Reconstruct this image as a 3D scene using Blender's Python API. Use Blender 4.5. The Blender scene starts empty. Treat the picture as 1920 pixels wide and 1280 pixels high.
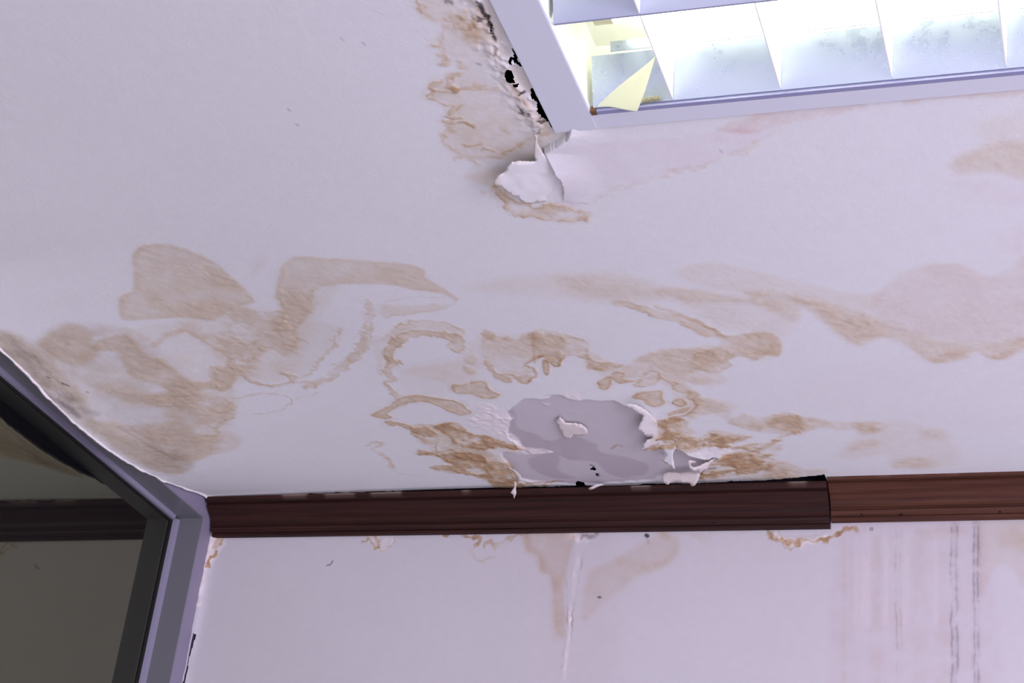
import bpy, bmesh, math, random
import numpy as np
from mathutils import Vector
from mathutils.geometry import delaunay_2d_cdt
random.seed(7)
SC = bpy.context.scene
COL = SC.collection

# ------------------------------------------------------------------ camera
YAW, PITCH, ROLL, FPX = -0.36390042, 0.47865686, 0.12088417, 3307.73
EYE = np.array([0.0, 0.0, 1.5])
FWD = np.array([math.sin(YAW)*math.cos(PITCH), math.cos(YAW)*math.cos(PITCH), math.sin(PITCH)])
_r0 = np.array([math.cos(YAW), -math.sin(YAW), 0.0]); _u0 = np.cross(_r0, FWD)
RGT = math.cos(ROLL)*_r0 + math.sin(ROLL)*_u0
UPV = np.cross(RGT, FWD)
cam_data = bpy.data.cameras.new('camera')
cam_data.sensor_width = 36.0
cam_data.lens = FPX*36.0/1920.0
cam_data.clip_start = 0.02
cam = bpy.data.objects.new('camera', cam_data); COL.objects.link(cam)
from mathutils import Matrix
M = Matrix(((RGT[0], UPV[0], -FWD[0], EYE[0]), (RGT[1], UPV[1], -FWD[1], EYE[1]),
            (RGT[2], UPV[2], -FWD[2], EYE[2]), (0, 0, 0, 1)))
cam.matrix_world = M
SC.camera = cam

# ------------------------------------------------------------------ world, added key light, exposure
world = bpy.data.worlds.new('world'); SC.world = world; world.use_nodes = True
bg = world.node_tree.nodes['Background']
bg.inputs['Color'].default_value = (0.845, 0.775, 1.0, 1)
bg.inputs['Strength'].default_value = 1.46

def area(name, loc, target, sx, sy, power, col):
    d = bpy.data.lights.new(name, 'AREA'); d.shape = 'RECTANGLE'; d.size = sx; d.size_y = sy
    d.energy = power; d.color = col
    o = bpy.data.objects.new(name, d); COL.objects.link(o); o.location = loc
    o.rotation_euler = (Vector(target)-Vector(loc)).to_track_quat('-Z', 'Y').to_euler()
    return o
# unseen key light added on the right behind the camera, standing in for windows
area('added_key_light', (3.7, -1.6, 1.2), (-0.8, 2.3, 2.7), 2.8, 1.6, 182.0, (0.86, 0.77, 1.0))

vs = SC.view_settings
vs.view_transform = 'Standard'; vs.look = 'None'; vs.gamma = 1.0; vs.use_curve_mapping = False
vs.exposure = 0.0

# ------------------------------------------------------------------ measured room
ZC = 2.8          # ceiling
YB = 2.962        # back wall
XL = -1.722       # left wall
ZF = 0.0

def ray(x, y): return FWD + RGT*(x-960.0)/FPX + UPV*(640.0-y)/FPX
def on_z(x, y, z): d = ray(x, y); return EYE + d*((z-EYE[2])/d[2])
def on_y(x, y, Y): d = ray(x, y); return EYE + d*(Y/d[1])
def on_x(x, y, X): d = ray(x, y); return EYE + d*(X/d[0])
def crop(ox, oy, s, pts): return [(ox+p[0]/s, oy+p[1]/s) for p in pts]

# ------------------------------------------------------------------ tagging helpers
def tag(o, label=None, cat=None, group=None, kind=None):
    if label: o['label'] = label
    if cat: o['category'] = cat
    if group: o['group'] = group
    if kind: o['kind'] = kind
    return o
def link_mesh(name, me, mat, parent=None):
    o = bpy.data.objects.new(name, me); COL.objects.link(o)
    if mat: me.materials.append(mat)
    if parent: o.parent = parent
    return o
def obj(name, bm, mat, parent=None, smooth=False):
    me = bpy.data.meshes.new(name)
    bmesh.ops.recalc_face_normals(bm, faces=bm.faces)
    bm.to_mesh(me); bm.free()
    if smooth: me.polygons.foreach_set('use_smooth', [True]*len(me.polygons))
    o = link_mesh(name, me, mat, parent)
    return o
def empty(name, loc, parent=None):
    o = bpy.data.objects.new(name, None); COL.objects.link(o); o.location = loc
    o.empty_display_size = 0.05
    if parent: o.parent = parent
    return o
def rel(o, root):     # geometry written in room coordinates, hung on an Empty
    o.parent = root
    o.matrix_parent_inverse = Matrix.Translation(root.location).inverted()
    return o
def box(bm, a, b):
    x0, y0, z0 = a; x1, y1, z1 = b
    v = [bm.verts.new(p) for p in ((x0,y0,z0),(x1,y0,z0),(x1,y1,z0),(x0,y1,z0),(x0,y0,z1),(x1,y0,z1),(x1,y1,z1),(x0,y1,z1))]
    for f in ((0,3,2,1),(4,5,6,7),(0,1,5,4),(1,2,6,5),(2,3,7,6),(3,0,4,7)): bm.faces.new([v[i] for i in f])
def prism(bm, prof, axis, a, b):
    """closed profile extruded along x (prof = y,z pairs) or y (prof = x,z pairs)"""
    def P(u, p): return (u, p[0], p[1]) if axis == 'x' else (p[0], u, p[1])
    A = [bm.verts.new(P(a, p)) for p in prof]; B = [bm.verts.new(P(b, p)) for p in prof]
    n = len(prof)
    for i in range(n): bm.faces.new((A[i], A[(i+1) % n], B[(i+1) % n], B[i]))
    bm.faces.new(A[::-1]); bm.faces.new(B)
def tube(bm, path, r, seg=10, cap=True):
    path = [Vector(p) for p in path]; rings = []
    for i, p in enumerate(path):
        t = (path[min(i+1, len(path)-1)]-path[max(i-1, 0)]).normalized()
        a = t.orthogonal().normalized() if i == 0 else (prev - t*prev.dot(t)).normalized()
        prev = a; b = t.cross(a)
        rr = r[i] if isinstance(r, (list, tuple)) else r
        rings.append([bm.verts.new(p + (a*math.cos(k*2*math.pi/seg)+b*math.sin(k*2*math.pi/seg))*rr) for k in range(seg)])
    for i in range(len(rings)-1):
        for k in range(seg):
            bm.faces.new((rings[i][k], rings[i][(k+1) % seg], rings[i+1][(k+1) % seg], rings[i+1][k]))
    if cap: bm.faces.new(rings[0][::-1]); bm.faces.new(rings[-1])

# ------------------------------------------------------------------ numpy noise
def _hash(ix, iy, seed):
    h = (ix.astype(np.int64)*374761393 + iy.astype(np.int64)*668265263 + seed*1442695041) & 0x7fffffff
    h = ((h ^ (h >> 13))*1274126177) & 0x7fffffff
    return ((h ^ (h >> 16)) & 0xffff)/65535.0
def vnoise(x, y, seed=0):
    ix = np.floor(x); iy = np.floor(y); fx = x-ix; fy = y-iy
    fx = fx*fx*fx*(fx*(fx*6-15)+10); fy = fy*fy*fy*(fy*(fy*6-15)+10)
    a = _hash(ix, iy, seed); b = _hash(ix+1, iy, seed); c = _hash(ix, iy+1, seed); d = _hash(ix+1, iy+1, seed)
    return (a+(b-a)*fx)*(1-fy) + (c+(d-c)*fx)*fy - 0.5
def fbm(x, y, scale, seed=0, octs=3):
    s = 0.0; amp = 1.0
    for k in range(octs):
        s = s + amp*vnoise(x/scale*2**k+17.3*k, y/scale*2**k-9.1*k, seed+k*11); amp *= 0.5
    return s
def sstep(a, b, x):
    t = np.clip((x-a)/(b-a), 0, 1); return t*t*(3-2*t)
def smooth_curve(pts, closed, n):
    """rounds a traced outline; the curve still passes through every traced point"""
    pts = np.asarray(pts, float)
    for _ in range(n):
        if closed: a, b, c, d = np.roll(pts, 1, 0), pts, np.roll(pts, -1, 0), np.roll(pts, -2, 0)
        else:
            e = np.vstack([2*pts[0]-pts[1], pts, 2*pts[-1]-pts[-2]]); a, b, c, d = e[:-3], e[1:-2], e[2:-1], e[3:]
        m = (9*(b+c)-a-d)/16
        q = np.stack([b, m], 1).reshape(-1, 2)
        pts = q if closed else np.vstack([q, pts[-1:]])
    return pts
def sdf_poly(X, Y, poly):
    d2 = np.full(X.shape, 1e9); ins = np.zeros(X.shape, bool); n = len(poly)
    for i in range(n):
        ax, ay = poly[i]; bx, by = poly[(i+1) % n]
        ex, ey = bx-ax, by-ay; wx = X-ax; wy = Y-ay
        t = np.clip((wx*ex+wy*ey)/(ex*ex+ey*ey+1e-18), 0, 1)
        d2 = np.minimum(d2, (wx-ex*t)**2+(wy-ey*t)**2)
        if ay != by:
            ins ^= ((ay > Y) != (by > Y)) & (X < ex*(Y-ay)/(by-ay)+ax)
    d = np.sqrt(d2); return np.where(ins, -d, d)
def dist_line(X, Y, line):
    d2 = np.full(X.shape, 1e9)
    for i in range(len(line)-1):
        ax, ay = line[i]; bx, by = line[i+1]; ex, ey = bx-ax, by-ay; wx = X-ax; wy = Y-ay
        t = np.clip((wx*ex+wy*ey)/(ex*ex+ey*ey+1e-18), 0, 1)
        d2 = np.minimum(d2, (wx-ex*t)**2+(wy-ey*t)**2)
    return np.sqrt(d2)

class Surface:
    """marks traced on one plane of the room and evaluated there in metres"""
    def __init__(self, to_plane): self.to_plane = to_plane; self.marks = []
    def pts(self, cr, p): return np.array([self.to_plane(*q) for q in crop(*cr, p)])
    def fill(self, cr, k, p, soft=3.0, ring=0.0, rw=4.0, rag=1.0, mott=0.25, ch='stain', sm=2):
        self.marks.append(('f', ch, k, smooth_curve(self.pts(cr, p), True, sm), soft/1000, ring, rw/1000, rag, mott))
    def line(self, cr, k, p, w=4.0, rag=1.0, mott=0.4, ch='stain', soft=1.5, sm=2):
        self.marks.append(('l', ch, k, smooth_curve(self.pts(cr, p), False, sm), soft/1000, 0, w/2000, rag, mott))
    def dens(self, X, Y):
        out = {}
        tc_ = np.clip((X+1.715)/.12, 0, 1) if self is CE else 1.0
        Xn = X-.15*(1-tc_)**2                 # grain runs along the dip beside the window
        w1x = fbm(X, Y, .026, 1)*.0035; w1y = fbm(X, Y, .030, 2)*.0050
        w2x = fbm(X, Y, .0075, 3, 2)*.0055; w2y = fbm(X, Y, .011, 4, 2)*.0080
        mo = fbm(Xn, Y, .035, 5, 4); mo2 = fbm(Xn, Y, .009, 6, 2)
        for (t, ch, k, poly, soft, ring, rw, rag, mott) in self.marks:
            if ch not in out: out[ch] = np.zeros(X.shape)
            pad = soft*2+rw*4+.02
            lo = poly.min(0)-pad; hi = poly.max(0)+pad
            m = np.where((X > lo[0]) & (X < hi[0]) & (Y > lo[1]) & (Y < hi[1]))[0]
            if not len(m): continue
            px = X[m]+w1x[m]*min(rag, 1)+w2x[m]*max(0, rag-.5); py = Y[m]+w1y[m]*min(rag, 1)+w2y[m]*max(0, rag-.5)
            if t == 'f':
                d = sdf_poly(px, py, poly)
                v = k*(1-sstep(-soft, soft, d))
                if ring: v = v + ring*np.exp(-((d+rw*.7)/rw)**2)+.22*ring*np.exp(-((d-.0055)/.0022)**2)
            else:
                d = dist_line(px, py, poly)-rw
                v = k*(1-sstep(-soft, soft, d))
            out[ch][m] += v*np.clip(1+mott*2*mo[m]+mott*mo2[m], .1, 2.2)
        return out

# ------------------------------------------------------------------ materials
def mat(name, col=(.5, .5, .5), rough=.6, metal=0.0, spec=0.5, attr=None):
    m = bpy.data.materials.new(name); m.use_nodes = True
    n = m.node_tree.nodes; l = m.node_tree.links; b = n['Principled BSDF']
    b.inputs['Base Color'].default_value = (*col, 1); b.inputs['Roughness'].default_value = rough
    b.inputs['Metallic'].default_value = metal; b.inputs['Specular IOR Level'].default_value = spec
    return m, n, l, b
def add_bump(n, l, b, layers, coord='Object'):
    """layers: (scale, strength, distance, detail)"""
    tc = n.new('ShaderNodeTexCoord'); last = None
    for sc, st, di, de in layers:
        t = n.new('ShaderNodeTexNoise'); t.inputs['Scale'].default_value = sc; t.inputs['Detail'].default_value = de
        l.new(tc.outputs[coord], t.inputs['Vector'])
        bp = n.new('ShaderNodeBump'); bp.inputs['Strength'].default_value = st; bp.inputs['Distance'].default_value = di
        l.new(t.outputs['Fac'], bp.inputs['Height'])
        if last: l.new(last.outputs['Normal'], bp.inputs['Normal'])
        last = bp
    l.new(last.outputs['Normal'], b.inputs['Normal'])
    return tc
def plaster(name, strength=.35):
    m, n, l, b = mat(name, rough=.72, spec=.25)
    a = n.new('ShaderNodeAttribute'); a.attribute_name = 'paint'
    l.new(a.outputs['Color'], b.inputs['Base Color'])
    add_bump(n, l, b, [(170, strength, .0011, 3.0), (45, strength*.7, .0018, 2.0)])
    return m
M_CEIL = plaster('ceiling_paint', .30)
M_WALL = plaster('wall_paint', .16)
M_FLAP = plaster('loose_paint', .12)

PAINT = np.array([.765, .78, .765])
WALL_PAINT = np.array([.60, .585, .595])
ABS = np.array([.25, .53, .96])
def colour(d, X, Y, base=PAINT):
    z = np.zeros(X.shape); g = lambda k: d.get(k, z)
    tone = 1+fbm(X, Y, .25, 21, 3)*.03+fbm(X, Y, .012, 23, 2)*.02
    c = base[None, :]*tone[:, None]
    sub = np.clip(g('bare'), 0, 1)[:, None]
    c = c*(1-sub)+np.array([.575, .545, .560])[None, :]*sub
    dk = np.clip(g('damp'), 0, .64)[:, None]
    c = c*(1-dk*np.array([.27, .32, .29])[None, :])
    wt = np.clip(g('white'), 0, 1)[:, None]
    c = c*(1-wt)+np.array([.82, .765, .735])[None, :]*wt
    cr = np.clip(g('cream'), 0, 1)[:, None]
    c = c*(1-cr)+np.array([.69, .66, .59])[None, :]*cr
    so = .80*np.tanh(g('soil')/.80)
    c = c*np.exp(-so[:, None]*np.array([.29, .54, .92])[None, :])
    st = (1.8*np.tanh(np.clip(g('stain'), 0, 4)/1.8))[:, None]
    c = c*np.exp(-st*ABS[None, :]-.075*st*st*np.array([1.0, 1.0, .6])[None, :])
    c = c*np.exp(-np.clip(g('pink'), 0, 1)[:, None]*np.array([.05, .22, .16])[None, :])
    c = c*np.exp(-np.clip(g('dirt'), 0, 3)[:, None]*np.array([1.0, 1.03, 1.0])[None, :])
    return np.clip(c, .003, .95)
def set_paint(me, c):
    a = me.color_attributes.new('paint', 'FLOAT_COLOR', 'POINT')
    a.data.foreach_set('color', np.hstack([c, np.ones((len(c), 1))]).astype(np.float32).ravel())
def grid_mesh(name, V, nu, nv, keep=None, flip=False):
    """V (nu*nv,3) rows of nv; keep = mask over cells"""
    i = np.arange((nu-1)*(nv-1)); r = i//(nv-1); c = i % (nv-1)
    a = r*nv+c
    q = np.stack([a, a+nv, a+nv+1, a+1], 1)
    if flip: q = q[:, ::-1]
    if keep is not None: q = q[keep.ravel()]
    used = np.zeros(len(V), bool); used[q.ravel()] = True
    idx = np.cumsum(used)-1; V2 = V[used]; q = idx[q]
    me = bpy.data.meshes.new(name)
    me.vertices.add(len(V2)); me.vertices.foreach_set('co', V2.astype(np.float32).ravel())
    me.loops.add(q.size); me.loops.foreach_set('vertex_index', q.astype(np.int32).ravel())
    me.polygons.add(len(q)); me.polygons.foreach_set('loop_start', np.arange(0, q.size, 4, dtype=np.int32))
    me.polygons.foreach_set('use_smooth', np.ones(len(q), bool))
    me.update(calc_edges=True)
    return me, used

# ------------------------------------------------------------------ marks on the ceiling
EDGE = np.array([on_x(x, y, -1.715)[1:] for x, y in [(-120,520),(-60,590),(0,652),(30,680),(75,725),(110,765),(140,792),(200,840),(250,872),(300,897),(340,912),(385,926)]])
EDGE = np.vstack([[-2.0, EDGE[0, 1]], EDGE, [3.1, 2.795]])
def cove(X, Y):
    """the skim coat dips towards the window wall"""
    t = np.clip((X+1.715)/.55, 0, 1)
    return ZC-(ZC-np.interp(Y, EDGE[:, 0], EDGE[:, 1]))*(1-t)**2.2
def on_ceiling(x, y):
    d = ray(x, y); z = np.linspace(ZC-.11, ZC, 240)
    P = EYE[None, :]+d[None, :]*((z-EYE[2])/d[2])[:, None]
    h = z-cove(P[:, 0], P[:, 1]); k = int(np.argmax(h >= 0)) if (h >= 0).any() else len(z)-1
    return P[k, :2]
CE = Surface(on_ceiling)
A = (60, 440, 3.84); B = (400, 440, 3.692); C = (660, 580, 3.555); D = (1000, 600, 3.764)
Ecr = (1150, 460, 2.4935); Fc = (1440, 760, 4.0); G = (1500, 180, 3.555); Hc = (1440, 0, 4.0)
I = (760, 0, 4.8); J = (800, 160, 4.5725); K = (0, 560, 3.2); I2 = (760, 80, 7.1125)
P0 = (0, 0, 1.0); Cz = (880, 720, 6.4); Dz = (1060, 720, 6.4); Ez = (1220, 760, 8.0)
f = CE.fill; s = CE.line
# --- left group
f(A, .42, [(740,120),(800,75),(930,60),(1060,85),(1200,130),(1320,200),(1400,270),(1490,350),(1560,410),(1600,480),(1500,510),(1400,560),(1300,610),(1200,600),(1060,590),(900,600),(700,610),(640,580),(640,440),(730,400),(735,300),(725,180)], soft=4, ring=.14, rw=6, rag=.5)
f(A, .38, [(1250,230),(1370,270),(1490,350),(1480,390),(1380,380),(1290,340)], soft=12, rag=.6)
f(A, .34, [(760,380),(900,420),(1000,500),(1150,470),(1300,460),(1390,520),(1300,600),(1180,590),(1000,570),(850,480)], soft=14, rag=.8)
f(A, .62, [(60,770),(150,700),(280,645),(400,680),(420,760),(480,800),(470,860),(400,900),(320,940),(200,900),(100,840)], soft=13, rag=.8, ring=.1, rw=8)
f(A, .68, [(430,800),(520,740),(690,720),(760,780),(830,870),(920,890),(1000,960),(1090,1040),(1200,1060),(1380,1050),(1430,1000),(1420,1080),(1360,1110),(1180,1110),(1150,1170),(1080,1229),(900,1229),(800,1180),(980,1140),(960,1100),(860,1060),(740,1030),(690,970),(650,900),(610,830),(480,830)], soft=7, rag=.8, ring=.12)
f(A, .3, [(560,1090),(760,1100),(900,1150),(1120,1120),(1160,1229),(760,1229),(600,1150)], soft=18)
s(A, .45, [(880,790),(1000,720),(1100,690),(1200,740),(1300,800),(1400,850),(1440,920),(1400,980),(1320,960)], w=12, rag=1.4, soft=4)
s(A, .5, [(900,890),(980,940),(1060,1010),(1150,1060)], w=12, soft=6)
f(A, .34, [(1400,560),(1520,520),(1640,550),(1800,540),(1860,600),(1900,800),(1840,880),(1700,830),(1600,960),(1500,980),(1440,920),(1400,850),(1300,800),(1220,730),(1340,700),(1440,680),(1350,620)], soft=9, rag=1.4, mott=.7)
for q in ([(1630,810),(1690,825)], [(1500,920),(1590,900),(1600,870)], [(1510,960),(1540,1020),(1600,1070),(1700,1080),(1800,1065),(1865,1050),(1850,1010),(1800,1000)], [(1340,1040),(1360,1120),(1440,1060),(1460,960)], [(1300,960),(1390,970),(1420,900)], [(1430,690),(1480,760),(1560,790),(1640,760)]):
    s(A, .62, q, w=7, rag=1.4, soft=3)
f(A, .45, [(1300,960),(1420,940),(1500,960),(1480,1040),(1420,1090),(1360,1110),(1300,1050)], soft=8, rag=1.4, mott=.6)
# lower left near the window head
f(K, .30, [(0,190),(150,240),(360,330),(340,420),(480,600),(300,560),(160,440),(0,290)], soft=16, mott=.5)
f(K, .5, [(880,580),(1060,560),(1150,560),(1160,640),(1120,720),(1060,740),(1000,690),(980,640)], soft=14)
f(K, .3, [(560,520),(760,540),(900,580),(1000,640),(860,620),(700,580)], soft=16)
f(K, .26, [(520,730),(800,760),(1000,740),(1160,740),(1290,800),(1400,800),(1440,870),(1360,920),(1240,940),(1160,980),(1110,1000),(1060,1060),(860,1000),(700,900),(560,800)], soft=9, rag=1.0, mott=.4)
f(K, .44, [(860,780),(1080,760),(1200,820),(1310,830),(1300,900),(1180,960),(1060,960),(1000,900),(880,860)], soft=16, mott=.5)
s(K, .75, [(1280,770),(1320,750),(1350,720),(1400,715)], w=9, rag=1.3, soft=4)
s(K, .8, [(1290,775),(1310,800),(1290,825),(1230,820)], w=7, rag=1.2, soft=3)
s(K, .45, [(1220,640),(1330,680),(1390,650),(1340,590),(1260,600)], w=6, rag=1.4, soft=4)
f(K, .3, [(1150,560),(1290,570),(1390,640),(1370,710),(1280,770),(1160,730)], soft=12, rag=1.3, mott=.7)
f(K, .12, [(340,450),(480,330),(740,420),(900,520),(560,520)], soft=15)
Z2 = (0, 431, 2.529)
f(Z2, .34, [(-60,440),(0,480),(120,520),(240,640),(300,700),(400,790),(440,890),(600,990),(900,1080),(870,1150),(700,1130),(500,1010),(380,920),(240,810),(100,670),(-60,560)], soft=9, mott=.2)
f(Z2, .14, [(-60,440),(0,480),(120,520),(240,640),(300,700),(400,790),(440,890),(600,990),(900,1080),(870,1150),(700,1130),(500,1010),(380,920),(240,810),(100,670),(-60,560)], soft=12, mott=.25, ch='dirt')
for q in ([(0,470),(120,560),(240,680)], [(20,500),(160,610),(300,740)], [(60,520),(200,660)], [(560,930),(720,1030),(840,1090)], [(620,940),(760,1020)]):
    s(Z2, .14, q, w=4, ch='dirt', soft=4, mott=.6)
f(Z2, .10, [(180,520),(350,440),(600,480),(800,620),(920,760),(900,1080),(780,1080),(600,960),(420,780),(240,640)], soft=20, ch='dirt')
f(Z2, .18, [(420,500),(470,450),(620,460),(700,520),(900,430),(1000,500),(1214,560),(1214,700),(1060,640),(900,480),(760,510),(640,490)], soft=8, mott=.5)
f(Z2, .22, [(860,760),(960,720),(1100,740),(1110,880),(1020,960),(920,900)], soft=10, rag=1.2, mott=.7)
Z4 = (0, 375, 2.049)
f(Z4, .15, [(150,540),(480,500),(640,470),(900,420),(1060,430),(1150,600),(1080,690),(940,700),(880,760),(880,880),(700,1020),(420,900),(250,720)], soft=12, mott=.4)
f(Z4, .17, [(1100,330),(1300,320),(1250,400),(1200,520),(1140,600),(1080,560)], soft=16)
s(Z4, .22, [(1420,400),(1412,480),(1390,560),(1350,620)], w=14, rag=1.7, soft=3)
s(Z4, .42, [(880,640),(960,690),(1040,715),(1120,700),(1130,680),(1090,670)], w=6, rag=1.3, soft=3)
f(Z4, .3, [(640,700),(760,690),(780,760),(720,800),(650,770)], soft=10)
# --- wide band and loops
f(B, .36, [(490,190),(600,150),(760,160),(1000,175),(1200,190),(1340,205),(1460,245),(1470,290),(1560,350),(1680,420),(1690,450),(1600,410),(1500,385),(1380,375),(1250,350),(1100,340),(950,335),(800,350),(720,380),(680,440),(690,520),(660,580),(600,620),(590,700),(560,800),(480,760),(420,600),(350,530),(450,520),(500,530),(470,460),(430,430),(450,300),(470,220)], soft=3.5, ring=.1, rw=6, rag=.7)
f(B, .20, [(1280,230),(1420,250),(1480,330),(1560,370),(1500,390),(1380,370),(1240,330),(900,310),(1000,230)], soft=12)
f(B, .34, [(440,420),(520,400),(660,410),(700,460),(680,560),(600,620),(590,760),(480,780),(400,700),(470,560)], soft=12, rag=1.3, mott=.6)
s(B, .6, [(470,440),(480,480),(500,520)], w=6, rag=1.0)
s(B, .45, [(490,540),(520,640),(600,720),(650,745)], w=7, rag=1.6, soft=4)
s(B, .28, [(1690,440),(1640,490),(1500,520),(1350,550),(1180,570)], w=5, rag=1.2)
f(B, .22, [(1150,490),(1300,490),(1500,480),(1640,480),(1500,520),(1350,545),(1180,565)], soft=4, rag=1.2)
s(B, .18, [(1200,470),(1400,430),(1600,440)], w=3, rag=1.2)
s(B, .38, [(1080,470),(1100,540),(1075,620),(1050,720),(1010,800),(950,870)], w=15, rag=1.9, soft=4, mott=.7)
s(B, .30, [(950,870),(880,930),(800,990),(700,1030),(640,1050)], w=15, rag=2.2, soft=4, mott=1.0)
s(B, .30, [(1120,560),(1090,640),(1080,740),(1030,830),(960,900),(880,960),(800,1010),(720,1030)], w=3, rag=2.2)
s(B, .26, [(1030,540),(1040,640),(1000,740),(960,810),(880,890),(800,950)], w=3, rag=2.2)
s(B, .38, [(880,650),(830,720),(850,760),(780,820),(720,900),(680,950),(610,990),(550,970),(490,970)], w=5, rag=1.7)
f(B, .13, [(640,600),(880,640),(850,760),(720,900),(620,990),(400,900),(600,700)], soft=8)
s(B, .30, [(120,1130),(300,1110),(380,1100),(500,1120),(550,1150),(480,1200),(350,1230),(280,1240)], w=5, rag=1.6)
s(B, .20, [(560,1130),(640,1120),(720,1090)], w=3, rag=1.4)
s(B, .45, [(560,1010),(700,1030),(690,1055),(640,1050)], w=5, rag=1.4)
f(B, .10, [(270,240),(300,180),(380,160),(350,230),(290,280)], soft=8)
CE.marks = [(m[0], 'soil' if m[1] == 'stain' else m[1])+m[2:] for m in CE.marks]      # older, greyer water marks
# --- arch left of the bare patch
f(C, .24, [(190,190),(330,95),(450,70),(560,78),(680,108),(740,140),(735,165),(640,150),(520,130),(430,122),(330,150),(240,200),(150,220)], soft=3, rag=1.2)
s(C, .30, [(300,115),(450,70),(560,78),(690,112),(745,150)], w=4, rag=1.5)
f(C, .50, [(200,270),(250,200),(340,150),(450,130),(560,140),(660,160),(720,170),(760,240),(730,285),(680,285),(640,250),(660,210),(560,190),(460,175),(370,200),(330,240),(280,280),(280,330),(350,360),(280,380),(260,400),(270,440),(300,470),(240,490),(310,560),(330,580),(290,600),(250,540),(215,500),(240,460),(195,420),(230,360),(210,310),(195,280)], soft=2.5, ring=.18, rw=3, rag=1.7, mott=.5)
f(C, .13, [(130,180),(220,200),(210,340),(190,440),(150,330)], soft=5, rag=1.2)
f(C, .62, [(290,600),(400,575),(560,590),(700,610),(760,650),(800,690),(740,705),(660,680),(560,640),(440,615),(330,640),(240,690),(270,710),(240,725),(130,710),(190,670),(260,640)], soft=2, ring=.45, rw=3, rag=.9)
f(C, .72, [(230,740),(330,750),(400,785),(500,790),(570,830),(500,850),(420,815),(330,782),(240,765)], soft=2, ring=.3, rw=3, rag=1.4)
f(C, .62, [(670,500),(720,500),(830,480),(900,490),(930,540),(990,570),(940,600),(860,590),(780,565),(700,560),(665,530)], soft=2, ring=.5, rw=3.5, rag=.6)
f(C, .55, [(880,340),(930,365),(960,420),(1040,450),(1070,480),(1040,490),(970,470),(930,430),(890,380)], soft=2.5, ring=.2, rw=3, rag=.7)
s(C, .62, [(1000,435),(1080,440),(1130,490),(1180,490),(1215,440),(1210,400),(1150,370),(1220,330),(1280,310),(1340,370),(1380,380),(1400,340)], w=6, rag=.9)
f(C, .55, [(1090,450),(1200,440),(1190,490),(1140,495)], soft=3, rag=.6)
f(C, .26, [(880,160),(1000,190),(1060,210),(1180,160),(1300,150),(1422,170),(1422,330),(1340,350),(1280,310),(1150,370),(1210,400),(1100,470),(950,400),(880,330),(860,230)], soft=3, rag=1.1, mott=.5)
f(C, .40, [(1160,180),(1200,150),(1250,170),(1230,205),(1180,200)], soft=6, rag=1.4)
f(C, .4, [(870,150),(910,140),(960,170),(930,200),(880,190)], soft=5, rag=1.5, mott=.9)
f(C, .4, [(990,180),(1040,180),(1070,205),(1010,210)], soft=5, rag=1.5, mott=.9)
f(C, .72, [(1275,340),(1310,345),(1320,420),(1292,442),(1274,400)], soft=2, ring=.25, rw=2.5, rag=.4)
f(C, .36, [(735,385),(790,395),(835,420),(810,435),(760,420)], soft=3)
f(C, .22, [(750,330),(820,310),(825,360),(780,375)], soft=3)
f(C, .07, [(330,400),(620,330),(860,380),(880,460),(660,480),(640,560),(400,560)], soft=7)
# brown group at the lower left of the bare patch
f(C, 1.05, [(540,780),(620,758),(720,770),(800,830),(880,845),(980,870),(1070,900),(1140,935),(1060,930),(960,915),(880,935),(780,920),(680,880),(660,850),(600,815)], soft=3, ring=.45, rw=5, rag=1.2, mott=.6)
f(Cz, .5, [(60,700),(200,690),(400,720),(330,770),(200,770),(60,740)], soft=8)
f(C, 1.1, [(430,930),(500,940),(560,970),(700,950),(820,960),(900,1000),(880,1020),(760,1000),(640,1000),(700,1040),(640,1020),(600,990),(500,970),(450,965)], soft=2.5, ring=.35, rw=4, rag=1.2, mott=.6)
f(C, .8, [(600,985),(740,975),(880,1010),(1000,1010),(1080,1080),(1100,1150),(980,1160),(900,1120),(800,1090),(700,1045),(640,1020)], soft=3, rag=1.1, mott=.6, ring=.25, rw=4)
f(C, .85, [(520,1050),(560,1035),(680,1040),(800,1050),(760,1070),(840,1100),(960,1120),(860,1120),(740,1090),(640,1065)], soft=2.5, rag=1.2, ring=.25, rw=3)
f(C, .55, [(390,805),(450,815),(470,850),(580,885),(560,900),(490,885),(430,850),(390,835)], soft=2.5, rag=1.6, mott=.7)
s(C, .7, [(480,890),(560,905),(560,950),(640,940),(700,925)], w=5, rag=1.8)
f(C, .20, [(390,800),(660,860),(900,940),(1050,1000),(1040,1080),(700,1040),(560,980),(430,860)], soft=6, rag=1.4)
f(C, 1.2, [(960,1125),(1040,1120),(1130,1150),(1200,1165),(1330,1160),(1200,1182),(960,1186),(910,1150)], soft=3, rag=1.4, mott=.6)
s(C, .42, [(95,900),(160,880),(200,890),(125,925),(200,965),(250,1000),(270,1050)], w=9, rag=1.8, mott=.6)
s(C, .22, [(235,1045),(300,1080),(480,1110)], w=4, rag=1.2)
s(C, .9, [(1100,1160),(1170,1150),(1400,1150)], w=6, rag=1.6)
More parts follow.
